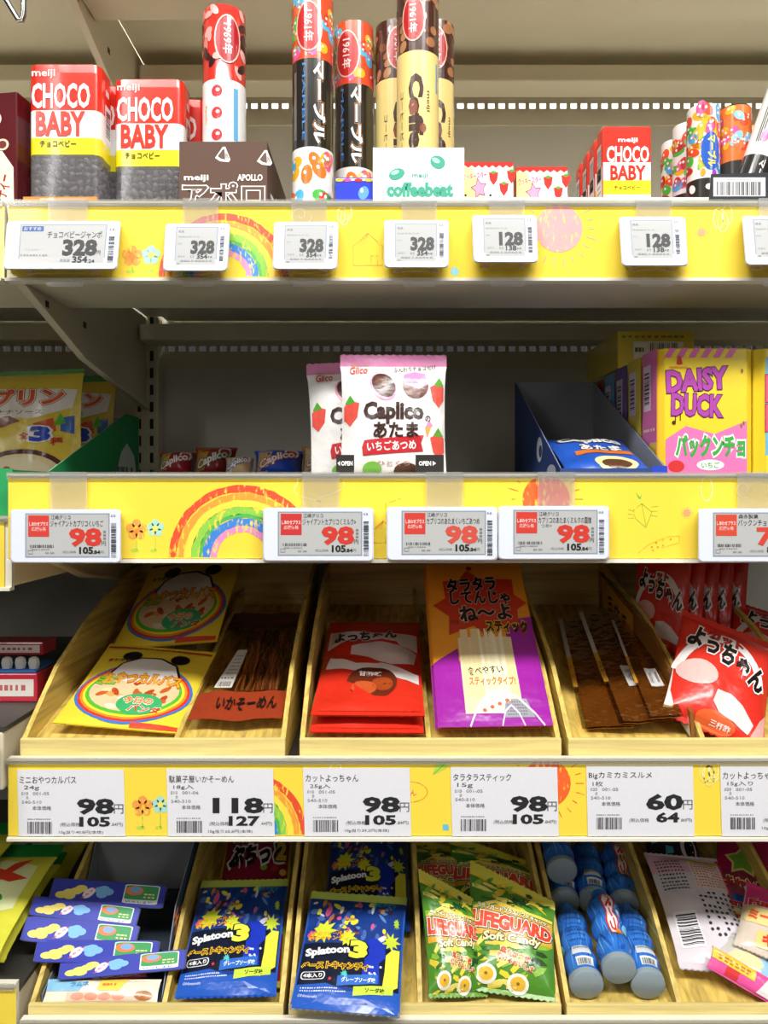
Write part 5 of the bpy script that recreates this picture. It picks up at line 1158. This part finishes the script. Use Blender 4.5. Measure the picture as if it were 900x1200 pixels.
# green and yellow soft candy bags
def lifeg(A):
    rnd = random.Random(12)
    C = ['#2f6a2a', '#e8d23a', '#8ab83a', '#1f4a22', '#d8c03a', '#5a9a34', '#f0e070']
    for i in range(110):
        y = rnd.uniform(.03, .95)
        if .46 < y < .64: continue
        x = rnd.uniform(.1, .9); a = rnd.uniform(-.5, .9); L, t = rnd.uniform(.08, .26), rnd.uniform(.012, .03)
        ca, sa = math.cos(a), math.sin(a); p = [(x+ca*q*L-sa*e*t, y+(sa*q*L+ca*e*t)*.8) for q, e in ((-.5, -1), (.1, -1.3), (.5, 0), (.1, 1.3), (-.5, .8))]
        A.poly([(min(.98, max(.02, u)), min(.96, max(.02, v))) for u, v in p], rnd.choice(C), 1+.02*i)
    A.poly([(.02, .60), (.3, .70), (.6, .66), (.98, .70), (.98, .45), (.6, .42), (.3, .44), (.02, .42)], '#e0a838', 3.4); A.poly([(.02, .64), (.3, .74), (.6, .70), (.98, .74), (.98, .71), (.6, .67), (.3, .71), (.02, .61)], '#f0d85a', 3.7)
    A.text('ライフガードプラスソフトキャンディ', .52, .665, .86, .045, '#f4f0d0', 7, bold=.04, out='#1c2a16', ow=.07); A.text('LIFEGUARD', .5, .555, .92, .115, '#dc4a2c', 8, bold=.06, out='#f6ece0', ow=.05, out2='#241a16', ow2=.09, shear=.05)
    A.text('Soft Candy', .5, .425, .66, .085, '#f2e4b0', 8, bold=.04, out='#3a2a1a', ow=.06, shear=.15, rot=.05)
    A.text('柔らか食感', .54, .30, .34, .05, '#c8442c', 8, bold=.04, out='#f6ecc0', ow=.08, rot=-.25, asp=1.4); A.text('弾けるおいしさ', .54, .235, .42, .05, '#c8442c', 8, bold=.04, out='#f6ecc0', ow=.08, rot=-.25, asp=1.4)
    for x, y in ((.22, .12), (.58, .08)): A.ell(x, y, .12, .075, '#f4f0e2', 5, 18); A.ell(x, y, .085, .052, '#e8b83a', 5.5, 16); A.ell(x, y, .02, .012, '#8a6a2a', 6, 8)
def lg(label, M, w, h, first=[None]):
    if first[0] is None:
        first[0] = (bag('soft_candy_bag', label, 'candy bag', M, w, h, .024, '#4f8a2c', lifeg, top='#d8d04a', bot='#6a9a34', st=.10, sb=.03, seed=28, wr=1.3, group='green soft candy bags', skew=.30), w, h); return first[0][0]
    o, w0, h0 = first[0]; return dup(o, M @ Matrix.Diagonal((w/w0, 1, h/h0, 1)), label)
M, w, h = lay(4, (550, 1166), (645, 1166), (544, 1030), (656, 1036), .009, .055); lg('green and yellow soft candy bag at the front, right of its pair', M, w, h)
M, w, h = lay(4, (503, 1168), (572, 1168), (488, 1034), (560, 1040), .009, .060); lg('green and yellow soft candy bag at the front left, partly folded', M @ Matrix.Rotation(.30, 4, 'Z'), w, h)
M, w, h = lay(4, (530, 1100), (638, 1092), (522, 1002), (640, 992), .014, .03); lg('green and yellow soft candy bag at the back, right one', M, w, h)
M, w, h = lay(4, (498, 1088), (572, 1088), (480, 990), (552, 990), .012, .022); lg('green and yellow soft candy bag at the back left corner', M, w, h)

# blue candy bottles lying in the tray
BRR, BLN = .0149, .086
def bottle_prof():
    p = [(.0, .0), (BRR*.86, .0), (BRR*.95, .001), (BRR*.95, .008)]
    for i in range(25):
        z = .009+(BLN-.022)*i/24; p.append((BRR*(.92+.08*math.cos(2*math.pi*3*i/24+2.6)), z))
    return p+[(BRR*.6, BLN-.009), (BRR*.5, BLN-.004), (BRR*.5, BLN), (0, BLN)]
def bottle_r(z):
    pr = bottle_prof()
    for (r0, z0), (r1, z1) in zip(pr[3:-1], pr[4:]):
        if z0 <= z <= z1: return r0+(r1-r0)*(z-z0)/max(1e-6, z1-z0)
    return BRR*.9
def candy_bottle(label, M):
    r = thing('candy_bottle', label, 'bottle', M, 'blue candy bottles'); pr = bottle_prof()
    MB().lathe([(BRR*.94, .0035), *pr[3:-1], (.0005, BLN)], 32, mat('#2f74cc', 'film')).build('bottle_body', r, smooth=True)
    MB().lathe([(.0005, .0004), (BRR*.84, .0), (BRR*.95, .0012), (BRR*.965, .0045), (BRR*.95, .006)], 32, mat('#aebfc4', 'gel')).build('end_cap', r, smooth=True)
    A = Art(lambda u, v, o: Vector(((bottle_r(v*BLN)+o)*math.sin(u), -(bottle_r(v*BLN)+o)*math.cos(u), v*BLN)), .2, .025, off=.0003, step=.00012, kind='film'); A.asp = BLN/BRR
    rnd = random.Random(4)
    for i in range(70):
        A.ell(rnd.uniform(-3.1, 3.1), rnd.uniform(.14, .84), rnd.uniform(.12, .4), rnd.uniform(.008, .03), rnd.choice(['#5fa2e4', '#1f55b0', '#7ab8ec', '#2a66c4', '#1d4aa4', '#4a90dc']), .6+.02*i, 10, rot=rnd.uniform(0, 3))
    # one side: red-edged name band; other side: white panel with date and barcode
    A.poly([(-.35, .84), (.3, .85), (.4, .72), (.25, .6), (.35, .45), (.2, .3), (-.3, .29), (-.45, .45), (-.3, .62), (-.5, .74)], '#c8302c', 3); A.poly([(-.25, .825), (.22, .83), (.3, .72), (.15, .6), (.25, .45), (.12, .315), (-.22, .31), (-.34, .45), (-.2, .62), (-.38, .74)], '#ece4e2', 3.5)
    A.text('ぺーつ', -.03, .58, .46*A.asp, .36/A.asp, '#c8302c', 5, bold=.05, rot=-math.pi/2, asp=A.asp); A.ell(.9, .4, .35, .07, '#8accf0', 3, 16); A.ell(.25, .34, .25, .04, '#f0902c', 4.5, 12); A.dashes(.5, .6, .9, .12, '#e8eef6', 3, 2, l=3)
    A.rect(2.0, .10, 3.1, .2, '#dfe4e6', 3); A.bars(2.1, .11, 2.95, .18, '#22242a', 3, 14, l=4); A.rect(1.9, .23, 3.0, .34, '#d4dde2', 3); A.text('2024.6/9M', 2.45, .31, .9, .03, '#3a4250', 4, bold=.01)
    for i in range(7): A.dashes(1.9, .42+.055*i, 3.0, .016, '#2a4a80', 7, i, l=3)
    A.build('printed_wrap', r); return r
def bmat(px, py, tx, ty, lift, spin):
    p0 = fl(px, py, 4, lift); p1 = fl(tx, ty, 4, lift); Z = (p1-p0).normalized(); Xv = Z.cross(Vector((0, -.25, 1))).normalized()*-1
    Xv = (Vector((1, 0, 0))-Z*Z.x).normalized(); Y = Z.cross(Xv)
    M = Matrix((Xv, Y, Z)).transposed().to_4x4(); M.translation = p0
    return M @ Matrix.Rotation(spin, 4, 'Z')
# local -Y of a lying bottle faces up (towards the camera)
bo = candy_bottle('blue candy bottle at the front left with its white panel up', bmat(688, 1156, 667, 1078, BRR+.001, -2.5))
dup(bo, bmat(726, 1138, 704, 1057, BRR+.0155, .15), 'blue candy bottle in the middle of the front three, red name band up')
dup(bo, bmat(760, 1156, 736, 1078, BRR+.001, -2.3), 'blue candy bottle at the front right beside the divider')
dup(bo, bmat(662, 1059, 650, 1008, BRR+.001, -2.2), 'blue candy bottle behind the front left one, pale end showing')
dup(bo, bmat(659, 1022, 648, 975, BRR+.034, .8), 'blue candy bottle resting on top of another at the back left')
dup(bo, bmat(696, 1058, 686, 1005, BRR+.001, -2.4), 'blue candy bottle in the back row, middle')
dup(bo, bmat(732, 1062, 718, 990, BRR+.001, .2), 'blue candy bottle in the back row, next to the divider')

# pink and clear biscuit bags at the right
def backprint(A):
    A.poly([(.0, .78), (.0, .98), (.98, .98), (.98, .78)], '#e8b8cc', 1); A.poly([(.90, .5), (.98, .5), (.98, .97), (.9, .97)], '#d0407a', 1.5)
    A.rect(.5, .64, .92, .92, '#f0d8d0', 2); A.rect(.5, .90, .92, .94, '#d8c83a', 2.5)
    for i in range(9): A.dashes(.53, .88-.026*i, .9, .01, '#c86a5a', 9, i, l=3)
    for i in range(9): A.dashes(.08, .9-.034*i, .42, .014, '#4a4a52', 8, i+9, l=3)
    rnd = random.Random(2)
    for i in range(9):
        for j in range(7):
            if rnd.random() < .8: A.ell(.5+.065*j, .6-.045*i, .02, .013, '#3a3a44', 3, 8)
    A.rect(.08, .14, .36, .42, '#eceaec', 2); A.bars(.1, .16, .34, .4, '#26262c', 3, 18, l=3, vertical=True)
M, w, h = lay(4, (818, 1158), (880, 1122), (758, 1016), (838, 992), .014, .026)
bag('biscuit_bag', 'crumpled bag lying back side up with white label, print and barcode', 'snack bag', M, w, h, .016, '#dcd4da', backprint, st=.04, sb=.05, seed=31, wr=1.6, pinch=.06)
def furuta(c, stripe, txt=True):
    def f(A):
        A.rect(.02, .62, .98, .94, c, 1); A.rect(.4, .62, .55, .94, stripe, 2)
        if txt: A.text('Furuta', .45, .66, .7, .1, '#d8302c', 6, bold=.06, out='#f6e8ea', ow=.05)
        A.poly(rrect(.05, .34, .55, .58, .06), '#f0d890', 3); A.text('ミー', .3, .46, .34, .12, '#e8603a', 5, bold=.07); A.poly(rrect(.5, .14, .96, .46, .08), '#f0d890', 3.4); A.star(.74, .30, .13, .08, 5, '#7ac83a', 5); A.poly(rrect(.3, .06, .7, .26, .06), '#ecd080', 3.8); A.text('キ', .5, .16, .16, .12, '#d8402c', 5, bold=.07)
    return f
M, w, h = lay(4, (840, 1062), (935, 1062), (842, 972), (925, 972), .019, .028)
def marf(A):
    A.rect(.02, .3, .98, .97, '#b01c50', 1); A.star(.32, .42, .2, .12, 5, '#e8d88a', 3, ru=1.2); A.star(.32, .42, .16, .095, 5, '#7ab83a', 4, ru=1.2); A.text('キャンディ', .4, .16, .6, .12, '#a8342c', 5, bold=.06, out='#f0dc9a', ow=.08); A.text('ベビー', .8, .46, .3, .12, '#3a7ad0', 5, bold=.05, out='#f0f0f4', ow=.06)
bag('biscuit_bag', 'dark magenta biscuit bag with a green star at the back right', 'snack bag', M, w, h, .014, '#8a2a44', marf, st=.04, sb=.04, seed=32)
M, w, h = lay(4, (842, 1118), (900, 1118), (838, 1042), (896, 1042), .014, .018)
bag('biscuit_bag', 'blue biscuit bag with red lettering between the pink ones', 'snack bag', M, w, h, .012, '#8aa8b8', furuta('#2f86c8', '#2a5ab8'), top='#2f86c8', st=.05, sb=.04, seed=33)
M, w, h = lay(4, (860, 1116), (935, 1128), (874, 1040), (945, 1054), .026, .036)
bag('biscuit_bag', 'hot pink biscuit bag with red lettering at the right edge', 'snack bag', M, w, h, .014, '#d8c8b8', furuta('#e8408a', '#c83a3a'), top='#e8408a', st=.06, sb=.04, seed=34)
def catb(A):
    A.poly([(.0, .55), (.55, .5), (.55, .98), (.0, .98)], '#f0c83a', 2); A.dashes(.08, .8, .5, .08, '#c8702c', 6, 2, l=3); A.dashes(.08, .66, .5, .08, '#c8702c', 6, 3, l=3); A.poly([(.2, .1), (.36, .1), (.36, .5), (.2, .5)], '#d83a3a', 2); A.poly([(.6, .1), (.98, .1), (.98, .9), (.7, .9)], '#e8e4e0', 2)
M, w, h = lay(4, (826, 1160), (922, 1160), (832, 1134), (927, 1134), .012, .024)
bag('biscuit_bag', 'pink bag with a yellow label lying at the front board on the right', 'snack bag', M @ Matrix.Rotation(.06, 4, 'Y'), w, h, .008, '#e8559a', catb, st=.03, sb=.03, seed=35, zig=False)
def clearb(A):
    rnd = random.Random(6)
    for i in range(40): A.ell(rnd.uniform(.1, .9), rnd.uniform(.5, .95), .03, .025, rnd.choice(['#8a9298', '#b8bcc0', '#d8d8d8']), 1+.03*i, 8)
    A.ell(.45, .25, .3, .18, '#e4dca8', 2, 18); A.poly([(.7, .05), (.95, .05), (.95, .95), (.78, .9)], '#9acbe8', 2)
M, w, h = lay(4, (838, 1142), (915, 1146), (840, 1092), (905, 1095), .014, .022)
bag('biscuit_bag', 'pale translucent bag of small biscuits lying above the pink front one', 'snack bag', M, w, h, .012, '#cfcdc4', clearb, st=.05, sb=.04, seed=36, wr=1.5)
def darkb(A): A.poly([(.1, .5), (.3, .6), (.28, .8), (.1, .75)], '#4aa8b8', 2); A.poly([(.35, .3), (.5, .35), (.5, .5), (.36, .5)], '#4aa8b8', 2); A.ell(.8, .5, .15, .3, '#e0c8d4', 2); A.ell(.82, .5, .1, .24, '#1a1618', 3)
M, w, h = lay(4, (762, 1022), (822, 1022), (752, 972), (815, 972), .012, .02)
bag('biscuit_bag', 'dark bag with teal print in the shade above the barcode bag', 'snack bag', M, w, h, .01, '#2a2226', darkb, st=.04, sb=.04, seed=37)

# ------------------------------------------------------------------ neighbouring bay: gummy bags and tablet boxes
def gummy(A):
    A.poly([(.1, .3), (.5, .25), (.9, .35), (.88, .75), (.5, .8), (.12, .7)], '#e8ecb0', 1); A.text('X', .58, .64, .34, .16, '#d8442c', 5, bold=.09, rot=.3); A.text('マ', .26, .6, .26, .16, '#2a2a5a', 5, bold=.09); A.ell(.4, .42, .34, .08, '#2f9a44', 3, 18); A.text('グミ', .4, .42, .3, .08, '#e8f0d8', 5, bold=.05); A.ell(.3, .22, .26, .12, '#f0f0ea', 3, 18); A.ell(.3, .25, .1, .06, '#1d1a1a', 4, 14); A.text('野菜', .32, .17, .2, .05, '#2a4ab0', 5, bold=.04)
    for p in ((.8, .2), (.6, .12), (.85, .1)): A.ell(p[0], p[1], .06, .03, '#c8d03a', 2, 10)
zg = ZR((HOR-1152)*D/F-.007)
def flatbag(x, y0, z, yw, L=.13, w=.088):
    M, _, _ = frame_from(Vector((x-w/2, y0, z)), Vector((x+w/2, y0, z)), Vector((x-w/2, y0+L, z+.03)), Vector((x+w/2, y0+L, z+.03)))
    return Matrix.Translation(Vector((0, 0, 0))) @ M @ Matrix.Rotation(yw, 4, 'Y')
gxr = XL-.0055
gb = bag('gummy_bag', 'yellow gummy bag with a dark green top on the pile at the lower left', 'candy bag', flatbag(gxr-.046, .0, zg+.030, 0), .088, .135, .010, '#dbd848', gummy, top='#1f8a3c', bot='#dbd848', st=.13, sb=.03, seed=41, zig=False, wr=.6, group='gummy bags')
dup(gb, flatbag(gxr-.048, .012, zg+.017, 0), 'yellow gummy bag with a dark green top, under the top one of the pile')
dup(gb, flatbag(gxr-.098, .02, zg+.044, .06), 'yellow gummy bag with a dark green top cut off by the left edge')
dup(gb, flatbag(gxr-.05, .15, zg+.02, .05), 'yellow gummy bag with a dark green top deeper in the shade at the left')
z3 = ZR((HOR-842)*D/F-.007+.0003)
def tb_art(A): A.rect(.02, .1, .3, .9, '#e8dcdc', 1); A.rect(.4, .2, .97, .8, '#d8d0c8', 1); A.dashes(.45, .5, .9, .2, '#b05a5a', 8, 3, l=2)
bx1 = carton('tablet_box', 'red and white tablet candy box, lower of two at the left edge', 'candy box', Matrix.Translation((gxr-.05, .075, z3)), .092, .05, .026, '#b8283a', tb_art, group='tablet boxes')
r = thing('tablet_blister', 'clear blister pack with a row of white tablets at the left edge', 'candy pack', (gxr-.03, .08, z3+.0265))
MB().box(gxr-.092, gxr-.006, .076, .122, z3+.0265, z3+.0285, mat('#2f6ab0', 'paper')).build('backing_card', r, True)
for i in range(6):
    c0 = Vector((gxr-.012-.0125*i, .086, z3+.0335)); MB().loft([[c0+Vector((rr*math.cos(a*.785), rr*.8*math.sin(a*.785), zz)) for a in range(8)] for rr, zz in ((.0045, -.005), (.0055, 0), (.0045, .004), (.002, .0055))], mat('#e8e6de', 'plastic')).build('tablet', r, True, smooth=True)
carton('tablet_box', 'thin red and white tablet candy box on top at the left edge', 'candy box', Matrix.Translation((gxr-.05, .092, z3+.0392)), .088, .03, .012, '#a8283a', tb_art, group='tablet boxes')
r = thing('label_holder', 'clear slanted price label holder with yellow and white card at the left edge', 'label holder', P(0, 930, -.03))
lt, lb_ = Vector((-.3125, -.0165, ZR(-.190))), Vector((-.3125, -.0365, ZR(-.250)))
def slab(x0, x1, o0, o1, a, b, m):
    n = Vector((0, -.949, .316)); p = lambda t: lt+(lb_-lt)*t
    q = lambda x, t, o: Vector((x, p(t).y, p(t).z))+n*o
    return MB().loft([[q(x0, a, o0), q(x1, a, o0), q(x1, a, o1), q(x0, a, o1)], [q(x0, b, o0), q(x1, b, o0), q(x1, b, o1), q(x0, b, o1)]], m)
slab(-.42, -.3095, 0, .0012, 0, 1, mat('#eeeeea', 'clear')).build('clear_backing', r, True)
slab(-.42, -.3145, .0014, .0018, .03, .45, mat(YEL, 'gloss')).build('yellow_card', r, True)
slab(-.42, -.3145, .0014, .0018, .45, .97, mat('#efeff2', 'paper')).build('white_card', r, True)
slab(-.42, -.3095, .0022, .0034, -.02, 1.02, mat('#f2f2ee', 'clear')).build('clear_front', r, True)

# ------------------------------------------------------------------ link everything
for o in ALL: scene.collection.objects.link(o)
